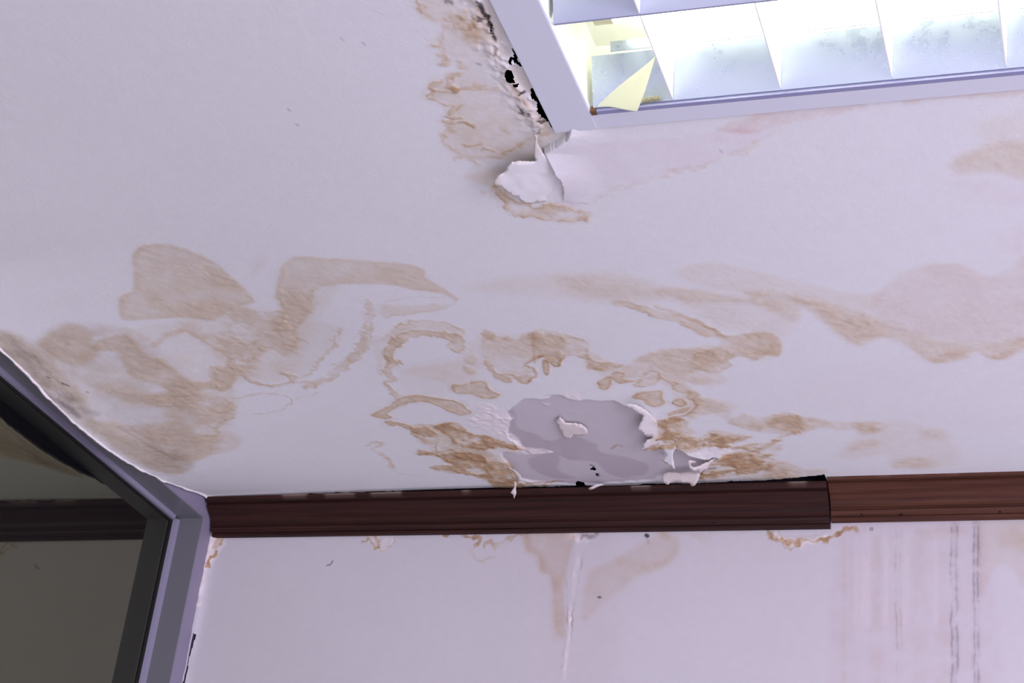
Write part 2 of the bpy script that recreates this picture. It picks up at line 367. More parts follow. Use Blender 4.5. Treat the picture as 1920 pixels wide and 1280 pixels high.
# --- right of the arch
f(D, .34, [(0,90),(100,75),(230,95),(350,130),(400,180),(390,230),(420,280),(540,300),(640,320),(580,350),(500,360),(430,350),(380,350),(370,300),(320,260),(270,250),(220,270),(190,330),(150,330),(110,270),(80,250),(40,280),(0,300)], soft=2.5, ring=.26, rw=3.5, rag=.9, mott=.5)
f(D, .3, [(300,190),(380,180),(390,240),(430,290),(540,310),(600,330),(500,350),(400,340),(330,260)], soft=6, rag=1.3, mott=.6)
f(D, .62, [(450,440),(500,410),(545,400),(550,450),(520,490),(470,480)], soft=2, ring=.4, rw=3, rag=.4)
f(D, .52, [(545,390),(590,360),(650,380),(630,420),(720,425),(650,450),(600,450),(560,420)], soft=2, ring=.25, rw=3, rag=.7)
s(D, .45, [(600,445),(720,432),(780,385),(830,362),(890,378),(850,450),(710,468),(780,410)], w=5, rag=1.0)
f(D, .30, [(720,465),(790,405),(870,385),(860,445)], soft=3)
f(D, .20, [(640,330),(820,330),(900,370),(1060,440),(1180,520),(1130,560),(980,470),(860,380),(740,400),(650,440)], soft=4, rag=1.2)
f(D, .58, [(695,540),(760,505),(850,500),(910,500),(915,560),(930,590),(860,612),(800,590),(760,560)], soft=2, ring=.45, rw=3.5, rag=.5)
f(D, .55, [(983,575),(1030,553),(1082,570),(1077,602),(1030,607),(990,597)], soft=2, ring=.5, rw=3, rag=.4)
f(D, .58, [(955,655),(1040,625),(1110,612),(1100,630),(1040,655),(970,672)], soft=2, ring=.3, rw=3, rag=.5)
s(D, .62, [(1000,690),(1080,665),(1135,630),(1150,590),(1130,555)], w=6, rag=1.0)
s(D, .42, [(880,385),(940,430),(1020,450),(980,470),(1000,490),(1060,520),(1110,512),(1085,545),(1130,560)], w=5, rag=1.1)
f(D, .22, [(1060,500),(1180,520),(1180,620),(1120,670),(1020,700),(1140,640),(1130,560)], soft=4, rag=1.2)
# strong brown bands right of the bare patch
f(D, .95, [(860,705),(920,695),(1000,690),(1060,712),(960,735),(960,780),(1060,800),(1160,830),(1260,800),(1300,812),(1230,850),(1190,880),(1000,900),(900,910),(830,890),(900,860),(820,845),(900,815),(930,770),(870,735)], soft=3.5, ring=.25, rw=5, rag=1.2, mott=.7)
f(D, .75, [(1190,870),(1280,835),(1380,830),(1450,828),(1400,852),(1360,870),(1500,892),(1600,900),(1640,905),(1500,912),(1380,892),(1280,885)], soft=3, rag=1.4, mott=.6, ring=.15)
f(D, .55, [(1580,905),(1660,870),(1700,845),(1750,850),(1690,880),(1640,915)], soft=3, rag=1.8, mott=.7)
f(D, .35, [(900,740),(1040,730),(1140,800),(1000,800)], soft=8)
s(D, .5, [(1260,890),(1320,870),(1330,900)], w=8)
f(D, .6, [(1240,1000),(1330,950),(1400,930),(1560,915),(1640,930),(1700,960),(1640,990),(1720,1010),(1600,1060),(1500,1110),(1380,1080),(1290,1110),(1180,1110),(1200,1075),(1300,1060),(1440,1040),(1300,1010)], soft=5, rag=1.3, mott=1.0, ring=.15)
for q in ([(1210,1010),(1330,980),(1420,960),(1560,945),(1650,950)], [(1180,1100),(1250,1070),(1360,1062),(1500,1050),(1600,1030),(1680,1010)], [(1380,1000),(1480,1015),(1600,1000)], [(1440,1090),(1560,1060),(1650,1050)]):
    s(D, .55, q, w=13, rag=1.6, soft=6, mott=.8)
f(Fc, .30, [(0,400),(60,400),(180,440),(300,480),(420,480),(400,515),(0,545)], soft=7, rag=1.0)
f(D, .16, [(740,290),(800,225),(1000,200),(1200,210),(1400,270),(1250,330),(1380,420),(1240,460),(1080,440),(900,370)], soft=6)
f(D, .28, [(1080,540),(1240,560),(1420,590),(1400,640),(1250,650),(1150,600)], soft=12)
f(D, .18, [(1090,410),(1230,400),(1240,440),(1130,450)], soft=8)
f(D, .30, [(1380,720),(1470,660),(1600,690),(1780,650),(1882,670),(1882,800),(1740,770),(1640,768),(1560,780),(1420,750)], soft=3, rag=1.3, mott=.4)
Zc = (637, 525, 2.2248)
f(Zc, .19, [(1040,300),(1190,360),(1260,310),(1400,290),(1560,270),(1640,330),(1460,400),(1440,450),(1500,480),(1480,560),(1420,560),(1380,460),(1240,400),(1160,430),(1060,370)], soft=5, rag=1.3)
f(Zc, .22, [(1490,500),(1600,505),(1640,580),(1700,600),(1920,560),(1920,640),(1700,625),(1560,560),(1460,575)], soft=7, rag=1.1)
f(Zc, .42, [(1320,590),(1400,578),(1460,590),(1420,640),(1500,660),(1560,630),(1640,640),(1720,658),(1560,690),(1420,712),(1380,705),(1280,695),(1330,640)], soft=5, rag=1.3, mott=.7)
for q, k, w in (([(1290,665),(1400,650),(1540,672),(1620,650)], .5, 9), ([(1300,685),(1400,690),(1500,680),(1600,690),(1760,688)], .5, 8), ([(1310,600),(1360,625),(1350,650),(1300,660)], .45, 10),
                ([(1700,690),(1800,680),(1850,650),(1920,640)], .35, 7), ([(1520,790),(1620,760),(1740,740),(1800,745)], .45, 10), ([(1500,825),(1600,800),(1760,790)], .45, 10), ([(1600,770),(1700,780),(1840,760)], .35, 8),
                ([(400,615),(470,610),(530,650),(620,680)], .4, 8), ([(340,715),(440,735),(560,760),(640,790)], .5, 7), ([(390,785),(480,790),(600,815)], .4, 6), ([(480,660),(500,690),(590,700)], .45, 8)):
    s(Zc, k, q, w=w, rag=1.5, soft=4, mott=.7)
f(Zc, .30, [(1500,805),(1560,745),(1640,712),(1760,702),(1850,690),(1800,760),(1900,790),(1920,830),(1700,830),(1600,835),(1500,835)], soft=7, rag=1.3, mott=.7)
f(Zc, .30, [(400,600),(480,600),(560,640),(740,690),(700,720),(620,705),(680,760),(735,830),(640,850),(560,812),(400,790),(480,768),(330,720),(420,715),(400,660),(290,610)], soft=5, rag=1.4, mott=.7)
f(Zc, .12, [(560,230),(720,230),(820,220),(760,330),(620,340),(560,420),(460,430),(250,380),(480,340)], soft=8)
# --- long diagonal stains on the right
f(Ecr, .34, [(620,215),(760,212),(900,240),(1060,290),(1200,330),(1340,380),(1500,440),(1660,450),(1760,460),(1880,440),(1960,430),(1960,470),(1880,500),(1830,530),(1760,525),(1690,490),(1640,530),(1560,545),(1480,540),(1420,500),(1340,450),(1240,430),(1150,470),(1080,430),(1000,370),(920,300),(870,290),(860,350),(820,350),(760,310),(680,270)], soft=11, rag=.7, mott=.3)
f(Ecr, .22, [(880,250),(1060,300),(1200,340),(1260,390),(1140,440),(1080,410),(980,330)], soft=18)
f(Ecr, .20, [(1440,490),(1560,500),(1700,480),(1760,510),(1880,490),(1830,530),(1760,525),(1690,495),(1640,532),(1560,547),(1480,540)], soft=5)
f(Ecr, .15, [(290,120),(400,80),(560,90),(760,140),(960,190),(1180,230),(1280,180),(1380,110),(1520,80),(1640,90),(1760,140),(1860,100),(1960,60),(1960,440),(1500,430),(1300,380),(1000,280),(700,240),(400,180)], soft=9, ch='stain', rag=.6)
f(Ecr, .22, [(1220,250),(1330,160),(1400,110),(1540,82),(1640,95),(1760,145),(1870,110),(1960,50),(1960,440),(1500,430),(1300,380)], soft=6, ch='pink')
f(Ecr, .30, [(180,205),(300,190),(420,210),(600,250),(700,270),(420,265),(330,262),(230,240)], soft=13)
f(Ecr, .26, [(-250,150),(0,130),(200,190),(180,260),(0,255),(-150,220)], soft=22, mott=.2)
f(Ecr, .13, [(-680,190),(-400,140),(-200,130),(0,180),(0,260),(-300,240),(-600,215)], soft=18)
f(Ecr, .36, [(0,255),(100,265),(200,300),(300,315),(400,355),(480,392),(540,420),(640,410),(740,412),(790,460),(780,512),(720,510),(660,540),(600,520),(540,540),(560,565),(480,600),(400,580),(360,560),(380,510),(440,490),(510,462),(490,430),(420,422),(370,392),(300,352),(220,337),(170,322),(100,290),(0,275)], soft=5, rag=1.0, mott=.4, ring=.08)
s(Ecr, .42, [(200,280),(300,315),(400,355),(520,425)], w=8, soft=4)
s(Ecr, .30, [(60,275),(180,325),(220,338),(300,355),(370,395)], w=4, rag=1.6)
f(Ecr, .26, [(540,430),(640,415),(740,420),(790,470),(770,510),(660,530),(560,480)], soft=10)
f(Ecr, .16, [(100,550),(150,510),(280,490),(440,485),(400,580),(340,600),(240,590),(180,560)], soft=5)
f(Ecr, .14, [(340,200),(700,260),(820,360),(800,420),(560,400),(420,330),(330,280)], soft=14)
f(Ecr, .10, [(1080,560),(1400,500),(1960,520),(1960,850),(1200,800),(850,700)], soft=30, ch='pink')
# --- right bottom bands above the molding
f(Fc, .36, [(-10,130),(100,65),(240,80),(400,110),(560,130),(700,120),(850,120),(860,170),(780,210),(700,220),(640,180),(520,180),(400,165),(240,205),(120,200),(40,170)], soft=9, rag=.9, mott=.5)
f(Fc, .24, [(680,140),(850,125),(850,170),(740,200)], soft=12)
f(Fc, .28, [(600,300),(700,265),(820,265),(825,305),(700,330),(600,335)], soft=11, mott=.5)
f(Fc, .13, [(560,330),(900,120),(1300,190),(1420,340),(1360,460),(960,470),(940,420),(900,380),(560,400)], soft=14)
f(Fc, .26, [(970,410),(1160,390),(1260,430),(1200,465),(960,470)], soft=13)
f(Fc, .16, [(1150,190),(1310,185),(1300,250),(1180,260)], soft=14)
# --- upper right
f(G, .34, [(1010,440),(1100,385),(1260,330),(1560,315),(1560,555),(1300,500),(1100,520),(1020,490)], soft=11, rag=.7)
f(G, .2, [(1010,500),(1100,560),(1250,560),(1560,580),(1560,720),(1200,700),(1060,640)], soft=16, ch='pink')
f(G, .10, [(1160,200),(1300,150),(1560,100),(1560,320),(1260,330),(1200,260)], soft=14)
f(G, .3, [(1330,930),(1560,840),(1560,1030),(1330,1010)], soft=20, ch='pink')
f(Hc, .28, [(-380,960),(-150,860),(0,800),(400,765),(900,735),(1500,690),(1960,655),(1960,695),(1400,745),(900,775),(600,830),(300,910),(80,940),(-160,1000)], soft=6, rag=1.5, mott=.6, ch='pink')
f(Hc, .12, [(-380,960),(0,800),(400,765),(900,735),(1500,690),(1960,655),(1960,695),(1400,745),(900,775),(600,830),(300,910),(80,940),(-160,1000)], soft=6, rag=1.5, mott=.6)
f(P0, .22, [(1050,392),(1170,345),(1300,312),(1400,275),(1480,228),(1380,240),(1200,262),(1060,270),(1030,300)], soft=4, rag=1.6, mott=.5, ch='pink')
s(P0, .12, [(1060,395),(1170,348),(1300,314),(1420,268),(1480,232)], w=10, rag=2.0, mott=.9)
# --- rotten plaster beside the light
f(I, .10, [(60,-40),(80,20),(130,70),(160,140),(240,180),(330,190),(390,180),(340,260),(310,330),(300,380),(225,395),(250,430),(320,440),(345,490),(320,570),(400,565),(470,530),(520,600),(560,630),(440,650),(390,700),(280,720),(220,770),(250,810),(180,850),(200,890),(330,920),(400,950),(340,1040),(380,1060),(340,1100),(360,1130),(320,1170),(330,1260),(500,1400),(700,1430),(900,1400),(1180,1230),(1300,1210),(1240,1060),(1100,900),(960,700),(880,560),(810,350),(760,200),(680,60),(620,-40)], soft=2.5, ring=.34, rw=3, rag=1.7, mott=.6, sm=0)
f(I, .5, [(60,-40),(80,20),(130,70),(160,140),(240,180),(330,190),(390,180),(340,260),(310,330),(300,380),(225,395),(250,430),(320,440),(345,490),(320,570),(400,565),(470,530),(520,600),(560,630),(440,650),(390,700),(280,720),(220,770),(250,810),(180,850),(200,890),(330,920),(400,950),(340,1040),(380,1060),(340,1100),(360,1130),(320,1170),(330,1260),(500,1400),(700,1430),(900,1400),(1180,1230),(1300,1210),(1240,1060),(1100,900),(960,700),(880,560),(810,350),(760,200),(680,60),(620,-40)], soft=12, rag=1.0, mott=.2, sm=0, ch='cream')
for q, k, w in (([(230,395),(300,420),(330,440)], .5, 6), ([(330,565),(350,520),(330,480)], .6, 8), ([(470,535),(520,595),(560,605)], .45, 8), ([(400,705),(420,680),(480,660)], .6, 10),
             ([(400,710),(420,790),(460,800)], .7, 10), ([(470,800),(560,780),(620,775),(700,770)], .65, 9), ([(225,790),(300,805),(400,830),(460,810)], .55, 6), ([(230,770),(260,725),(330,720)], .35, 4),
             ([(345,1045),(420,1055),(500,1050)], .5, 5), ([(370,1110),(480,1105),(560,1110)], .55, 5), ([(500,1105),(560,1105),(610,1120)], .85, 8), ([(440,970),(500,940)], .5, 4),
             ([(680,770),(760,800),(830,800)], .45, 8), ([(580,170),(640,200)], .6, 14), ([(520,150),(600,210)], .4, 14), ([(100,20),(140,80),(180,160)], .35, 5), ([(860,1130),(920,1170),(970,1190)], .5, 10), ([(440,100),(520,130)], .4, 18), ([(480,220),(540,240)], .6, 10)):
    s(I, k*.72, q, w=w, rag=1.7, mott=.6, soft=2.5)
f(I, .45, [(440,60),(560,100),(640,180),(680,330),(600,380),(540,260),(400,200)], soft=14, rag=1.6, mott=1.0)
f(J, .34, [(120,380),(220,560),(380,640),(340,820),(470,850),(600,870),(580,800),(690,690),(900,640),(900,420),(600,300)], soft=9, rag=1.2, mott=.3, ch='cream')
f(J, .22, [(330,790),(420,740),(580,720),(640,690),(600,860),(470,850)], soft=8, rag=1.4)
f(J, .30, [(560,860),(650,890),(740,960),(860,1020),(1150,1010),(1250,1060),(1400,1080),(1360,1150),(1240,1165),(1100,1140),(900,1130),(760,1100),(670,1060),(690,1010),(610,950)], soft=2.5, ring=.34, rw=4, rag=1.7, mott=.7)
for q, k in (([(300,500),(350,520),(470,505)], .5), ([(500,550),(570,555)], .5), ([(240,630),(400,630),(450,680)], .3), ([(140,380),(260,380)], .3), ([(110,410),(180,450)], .25), ([(460,910),(560,915)], .2)):
    s(J, k, q, w=6, rag=1.6)
f(I, .85, [(690,-30),(770,-30),(800,60),(960,420),(930,480),(880,510),(830,400),(800,300),(740,150)], soft=4, ch='cream', rag=.5)
f(I, .85, [(960,580),(1060,600),(1140,760),(1130,840),(1060,790),(990,700),(940,600)], soft=4, ch='cream', rag=.5)
f(J, .75, [(700,590),(860,470),(940,440),(1000,300),(1130,400),(1220,400),(1020,530),(930,640),(730,650)], soft=7, ch='cream', rag=.7)
f(I, .8, [(600,130),(660,110),(730,180),(720,235),(680,255),(630,210)], soft=3, ch='white', rag=1.2)
f(I, .9, [(600,400),(700,370),(800,340),(860,540),(900,640),(1000,760),(1060,880),(1160,930),(1220,1040),(1200,1120),(1100,1080),(1040,960),(940,850),(840,640),(740,540),(640,470)], soft=8, ch='white', rag=1.7, mott=.6)
f(I, .6, [(600,-20),(650,20),(660,80),(620,60)], soft=4, ch='white')
for q, w, k in (([(650,10),(690,80),(740,150),(775,230),(800,320),(810,355)], 4, 2.2), ([(820,420),(840,470)], 4, 1.2), ([(1030,950),(1050,1020)], 4, 1.6), ([(1120,1130),(1160,1200),(1210,1150)], 3, .9), ([(1090,1000),(1110,1020)], 3, 1.5),
                ([(1030,820),(1060,795)], 4, 2.2), ([(660,570),(675,580)], 5, .8), ([(370,0),(410,20)], 5, .8), ([(660,150),(700,150)], 6, 1.0), ([(850,640),(870,650)], 4, 1.0), ([(1200,1050),(1240,1065)], 5, 1.7)):
    s(I, k, q, w=w, rag=1.6, ch='dirt', mott=.5)
# --- bare patch with damp marks of water
BARE = crop(*C, [(1040,690),(1075,650),(1130,610),(1200,595),(1280,600),(1340,575)]) + crop(*D, [(60,545),(150,535),(220,545),(310,575),(380,565),(460,572),(560,570),(640,600),(740,650),(775,675),(790,740),(810,790),(850,820),(820,870),(790,910),(880,905),(1000,905),(1080,925),(1120,950),(1220,960),(1300,955),(1240,990),(1180,1020),(1180,1080),(910,1100),(800,1130),(500,1150),(320,1160),(0,1142)]) + crop(*C, [(1300,1150),(1180,1140),(1100,1120),(1060,1060),(1020,1010),(1000,960),(1140,940),(1110,900),(1040,850),(1035,800),(1060,740),(1030,700)])
BARE_M = smooth_curve([on_z(*p, ZC)[:2] for p in BARE], True, 1)
f(P0, 1.0, BARE, soft=1.6, ch='bare', rag=.9, mott=0)
f(Cz, .62, [(440,370),(520,330),(560,400),(560,520),(640,580),(800,620),(900,680),(1020,690),(1280,620),(1280,900),(1100,880),(900,830),(620,770),(600,700),(480,580)], soft=4, ch='damp', rag=.6, mott=.1)
f(Dz, .62, [(0,640),(160,650),(320,720),(380,740),(400,820),(560,860),(780,900),(960,960),(1000,1010),(960,1090),(820,1110),(760,1140),(640,1130),(480,1060),(380,960),(240,930),(0,900)], soft=4, ch='damp', rag=.5, mott=.1)
f(Cz, .66, [(700,920),(860,860),(1000,840),(1080,900),(1060,1010),(1120,1080),(1280,1130),(1100,1150),(900,1110),(760,1030),(720,980)], soft=5, ch='damp', rag=.5, mott=.1)
f(Cz, .8, [(340,590),(460,600),(580,660),(610,730),(660,775),(860,790),(1010,830),(860,850),(640,860),(480,830),(440,800),(560,770),(540,720),(440,660)], soft=3, ch='white', rag=.7)
f(Cz, .5, [(860,235),(900,250),(950,245),(940,270),(880,262)], soft=2, ch='white')
f(C, .55, [(800,640),(900,640),(1040,690),(1060,740),(1035,800),(1040,860),(960,850),(880,830),(800,800),(760,740),(840,700)], soft=8, ch='white', rag=1.6, mott=.8)
f(Dz, .6, [(0,100),(120,100),(180,160),(160,200),(60,190),(0,150)], soft=6, ch='white')
f(Dz, .22, [(800,270),(1000,300),(1060,430),(1000,560),(920,560),(930,390),(860,320)], soft=9, ch='white')
f(Ez, .4, [(640,640),(1000,580),(1300,640),(1160,700),(1020,750),(880,780),(780,760),(680,700)], soft=7, ch='white', rag=.8)
f(Ez, .6, [(840,880),(1040,740),(1200,760),(1000,830)], soft=6, ch='white')
f(Ez, .5, [(720,1130),(900,1060),(1120,1090),(1060,1120)], soft=6, ch='white')
f(Ez, .55, [(1250,890),(1330,860),(1500,920),(1380,940)], soft=6, ch='white')
for q, w in (([(300,985),(345,1000)], 4), ([(375,1085),(395,1110)], 4)): s(Dz, 1.6, q, w=w, ch='dirt', soft=3)
s(Dz, .7, [(540,770),(600,755),(680,765)], w=6, rag=1.4)
s(Dz, .5, [(1170,930),(1230,970),(1280,1010)], w=5)
# small flecks
for q, k in (([(375,505),(415,520)], 1.6), ([(285,468),(300,474)], 1.0), ([(520,555),(530,560)], .9)): s(K, k, q, w=2.5, ch='dirt', rag=.2)
for x, y in ((556, 232), (640, 70), (680, 78), (1350, 30+250), (1240, 1000-150), (540, 203)): s(P0, .35, [(x, y), (x+4, y+4)], w=3, ch='dirt', rag=.2)
s(K, .35, [(0,300),(120,340),(240,480),(420,600)], w=14, ch='dirt', soft=12, mott=.3)
s(K, .6, [(270,560),(380,640),(470,700)], w=10, ch='dirt', soft=6, mott=.4)
s(K, .35, [(480,650),(580,690)], w=10, ch='dirt', soft=8, mott=.4)

# ------------------------------------------------------------------ ceiling shape
LAMP = dict(x0=-.655, x1=.545, y0=1.205, y1=1.783, ix0=-.597, ix1=.487, iy0=1.24, iy1=1.746)
HOLES = [smooth_curve(CE.pts(I, p), True, 1) for p in (
    [(965,430),(985,450),(1055,592),(1030,602),(985,520),(962,500)],
    [(940,500),(965,495),(975,540),(960,560),(935,540)],
    [(905,610),(930,612),(985,690),(970,726),(930,712),(905,670)],
    [(970,735),(1010,730),(1000,752),(975,758)],
    [(1138,780),(1200,880),(1250,980),(1300,1080),(1345,1165),(1290,1110),(1240,1040),(1180,1000),(1200,960),(1165,880),(1132,830)],
    [(752,185),(770,205),(788,245),(804,305),(798,310),(778,250)])]
HOLES += [smooth_curve(CE.pts(Dz, p), True, 1) for p in ([(300,1045),(330,1015),(345,1000),(368,1030),(340,1050)], [(378,1090),(400,1090),(400,1115),(382,1110)], [(130,1185),(160,1175),(200,1185),(228,1195),(220,1225),(140,1225)])]
LIP_A = CE.pts(D, [(640,600),(775,675),(790,740),(810,790),(850,820),(820,870),(790,910)])
LIP_B = CE.pts(D, [(1080,925),(1220,960),(1300,955),(1240,990),(1180,1020)])
SHEET = CE.pts(J, [(1225,395),(1190,430),(1120,470),(1060,500),(1012,532),(1035,585),(1055,615),(1085,670),(1120,740),(1150,790),(1170,900),(1168,1000),(1400,1000),(1700,700),(1700,300),(1240,320)])
SHEET_EDGE = SHEET[:12]
CRACK = CE.pts(I, [(620,-30),(690,80),(760,200),(810,350),(870,560),(960,720),(1060,900),(1150,1050),(1230,1180)])
def ceil_z(X, Y, d):
    z = np.full(X.shape, ZC)
    t = np.clip((X+1.715)/.15, 0, 1)
    jag = fbm(X*0, Y, .025, 41, 3)*.0018*np.clip(1-t*8, 0, 1)
    z = cove(X, Y)+jag
    z = z+fbm(X, Y, .5, 42, 2)*.003
    bare = np.clip(d.get('bare', 0*X), 0, 1)
    z = z+.0025*bare
    st = np.clip(d.get('stain', 0*X)+.6*d.get('soil', 0*X), 0, 1.5)*(1-bare)
    z = z-.0007*st+st*fbm(X, Y, .012, 43, 3)*.0016
    wt = np.clip(d.get('white', 0*X), 0, 1)
    z = z+wt*fbm(X, Y, .009, 44, 3)*.0024-wt*.0010
    near = (X > -1.2) & (X < -.3) & (Y > 1.3) & (Y < 3)
    i = np.where(near)[0]
    if len(i):
        x, y = X[i], Y[i]
        sh = sdf_poly(x+fbm(x, y, .010, 47, 2)*.002, y, SHEET) < 0
        z[i] -= np.where(sh, .010*np.clip(1-dist_line(x, y, SHEET_EDGE)/.06, 0, 1)**2*np.clip(np.hypot(x-SHEET_EDGE[-1, 0], y-SHEET_EDGE[-1, 1])/.08, 0, 1), 0)
        dA = dist_line(x, y, LIP_A); dB = dist_line(x, y, LIP_B)
        z[i] -= (1-bare[i])*(.004*np.exp(-dA/.022)+.008*np.exp(-dB/.02))
        c = dist_line(x, y, CRACK); e = np.exp(-(c/.020)**2)*(1-.85*np.clip(d.get('cream', 0*X)[i], 0, 1))
        z[i] += e*(fbm(x, y, .014, 45, 3)*.0055+fbm(x, y, .005, 46, 2)*.0024)-e*.003
    return z
def inside_any(X, Y, polys):
    m = np.zeros(X.shape, bool)
    for p in polys:
        lo = p.min(0); hi = p.max(0)
        i = np.where((X > lo[0]) & (X < hi[0]) & (Y > lo[1]) & (Y < hi[1]))[0]
        if len(i): m[i[sdf_poly(X[i], Y[i], p) < 0]] = True
    return m
def axis_pts(segs):
    out = []
    for a, b, st in segs: out.append(np.linspace(a, b, max(2, int(round((b-a)/st))+1))[:-1])
    out.append([segs[-1][1]]); return np.concatenate(out)
STEP = .0016
xs = axis_pts([(-1.716, LAMP['x0']+.006, STEP), (LAMP['x0']+.006, 0.02, STEP), (.02, LAMP['x1']-.006, .02), (LAMP['x1']-.006, 2.6, .06)])
ys = axis_pts([(-1.6, LAMP['y0']+.006, .07), (LAMP['y0']+.006, 1.36, .02), (1.36, LAMP['y1']-.006, .0024), (LAMP['y1']-.006, 2.952, .0024)])
GX, GY = np.meshgrid(xs, ys, indexing='ij'); gx = GX.ravel(); gy = GY.ravel()
dens = CE.dens(gx, gy)
gz = ceil_z(gx, gy, dens)
cx = (GX[:-1, :-1]+GX[1:, 1:]).ravel()/2; cy = (GY[:-1, :-1]+GY[1:, 1:]).ravel()/2
drop = (cx > LAMP['x0']+.006) & (cx < LAMP['x1']-.006) & (cy > LAMP['y0']+.006) & (cy < LAMP['y1']-.006)
BACK = np.array([on_z(x, y, ZC)[:2] for x, y in ((385,929),(560,923.5),(760,917.5),(960,913),(1090,909.5),(1250,906.5),(1350,904),(1450,898),(1549,891))])
drop |= (cx < -.477) & (cy > np.interp(cx, BACK[:, 0], BACK[:, 1])+fbm(cx, cx*0, .03, 53, 3)*.006)
drop |= inside_any(cx+fbm(cx, cy, .012, 51, 2)*.004, cy+fbm(cx, cy, .012, 52, 2)*.006, HOLES)
me, used = grid_mesh('ceiling', np.stack([gx, gy, gz], 1), len(xs), len(ys), ~drop)
set_paint(me, colour(dens, gx, gy)[used])
ceiling = link_mesh('ceiling', me, M_CEIL); tag(ceiling, 'water-stained white plaster ceiling with brown rings and a bare grey patch', 'ceiling', kind='structure')
# broken edge of the ceiling skim along the window
m_edge, n_, l_, b_ = mat('broken_plaster', (.86, .82, .80), .9); add_bump(n_, l_, b_, [(140, .5, .002, 3)])
bm = bmesh.new(); yy = np.arange(1.9, 2.93, .004); prev = None
ez = ceil_z(np.full(yy.shape, -1.716), yy, {})
th = .0026+np.clip(fbm(yy*0, yy, .03, 61, 3), -.3, 1)*.0035
xo = fbm(yy*0+3, yy, .012, 62, 2)*.0014
for y, z, t, x in zip(yy, ez, th, xo):
    t = max(t, .0008)
    r = [bm.verts.new(p) for p in ((-1.7165, y, z+.002), (-1.7135+x, y, z-.0002), (-1.7145+x, y, z-t), (-1.7175, y, z-t*.9))]
    if prev:
        for k in range(4): bm.faces.new((prev[k], prev[(k+1) % 4], r[(k+1) % 4], r[k]))
    prev = r
o = obj('broken_edge', bm, m_edge, ceiling)
# slab and sides of the void above the ceiling
m_void, n_, l_, b_ = mat('dark_void', (.03, .028, .026), .95); add_bump(n_, l_, b_, [(30, .4, .01, 3)])  # near-black: the darkness inside the void is put into the colour
bm = bmesh.new()
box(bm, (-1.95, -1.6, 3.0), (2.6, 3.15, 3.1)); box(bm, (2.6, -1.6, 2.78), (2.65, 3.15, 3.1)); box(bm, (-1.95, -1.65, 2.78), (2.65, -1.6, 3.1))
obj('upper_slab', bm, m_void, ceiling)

# ------------------------------------------------------------------ back wall
WA = Surface(lambda x, y: on_y(x, y, YB)[[0, 2]])
w6 = (640, 960, 2.743); w7 = (1300, 960, 3.097); w8 = (340, 880, 4.571)
f = WA.fill; s = WA.line
f(w6, .26, [(930,90),(945,160),(960,195),(1010,230),(1025,300),(1080,340),(1090,520),(1110,620),(1150,620),(1145,400),(1180,200),(1190,90)], soft=5, ring=.08, rw=8, rag=.7)
s(w6, .2, [(955,120),(965,190),(1015,230),(1030,300)], w=14, soft=8)
s(w6, .14, [(1100,350),(1110,520),(1100,640)], w=14, soft=10)
f(w6, .20, [(1270,310),(1400,250),(1500,180),(1580,140),(1650,110),(1700,110),(1730,150),(1720,220),(1640,290),(1520,330),(1440,400),(1330,480),(1260,560),(1240,500)], soft=9, rag=.7)
s(w6, .16, [(1420,240),(1520,270),(1640,270),(1715,200),(1715,130)], w=16, soft=10)
s(w6, .4, [(1650,110),(1670,130)], w=14, soft=6)
f(w6, .12, [(1060,80),(1400,80),(1420,1500),(1040,1500)], soft=20, ch='pink')
s(w6, .38, [(1205,120),(1215,200),(1200,320),(1185,440),(1175,540),(1165,640),(1152,740),(1140,880),(1120,1300),(1105,1600)], w=9, ch='white', soft=3, rag=.6, mott=.8)
s(w6, .6, [(1180,120),(1250,130),(1290,110)], w=16, ch='white', soft=6, rag=1.4)
s(w6, .35, [(1240,220),(1225,330),(1195,470),(1185,660)], w=2, ch='dirt', soft=1.5, mott=1.2)
s(w6, .22, [(1160,350),(1165,500),(1158,640),(1140,800)], w=2, ch='dirt', soft=1.5, mott=1.2)
s(w6, .5, [(1240,130),(1280,125),(1310,105)], w=10, ch='dirt', soft=4, rag=1.6, mott=1.4)
for q, k, w in (([(115,150),(145,140),(160,165),(190,180),(195,150),(180,120),(140,115)], .85, 4), ([(200,190),(215,182),(265,165),(282,120)], .6, 3), ([(185,150),(192,180)], .8, 5), ([(520,112),(545,125),(560,115)], 1.1, 5), ([(620,110),(640,128),(670,130),(690,118),(712,135),(700,155)], 1.7, 6),
                ([(740,165),(765,155),(790,172),(830,150),(900,122),(960,112)], .65, 9), ([(690,160),(672,195),(690,235),(730,250),(790,225)], .25, 4), ([(560,112),(620,108)], .5, 3), ([(700,155),(680,175)], .7, 4), ([(340,130),(380,140)], .2, 3)):
    s(w6, k, q, w=w, rag=1.6, soft=1.5, mott=.6)
f(w6, .3, [(130,115),(280,115),(250,170),(200,190),(150,160)], soft=4, ch='white')
s(w6, 2.2, [(1568,118),(1576,122)], w=6.5, ch='dirt', rag=.2, mott=0)
s(w6, .3, [(1570,130),(1580,165)], w=5, ch='dirt', soft=3)
s(w6, 1.6, [(1322,437),(1334,438)], w=3, ch='dirt', rag=.2, mott=0)
s(w8, 1.1, [(1250,820),(1280,815),(1297,785)], w=2.5, ch='dirt', rag=.2, mott=0)
for q, k, w in (([(425,100),(465,150),(500,170),(540,180),(590,175),(650,158),(720,165),(760,172),(800,150),(850,120),(900,108),(945,100)], .62, 7), ([(440,120),(470,165),(540,205),(580,208),(620,175)], .5, 3),
                ([(500,140),(560,195)], .8, 4), ([(590,195),(620,170)], .8, 5), ([(730,175),(770,165),(800,140)], 1.0, 5), ([(840,140),(860,115)], .8, 5), ([(480,100),(540,135),(680,135),(760,110)], .2, 2), ([(440,150),(520,165)], .6, 3)):
    s(w7, k, q, w=w, rag=1.7, soft=1.8, mott=.7)
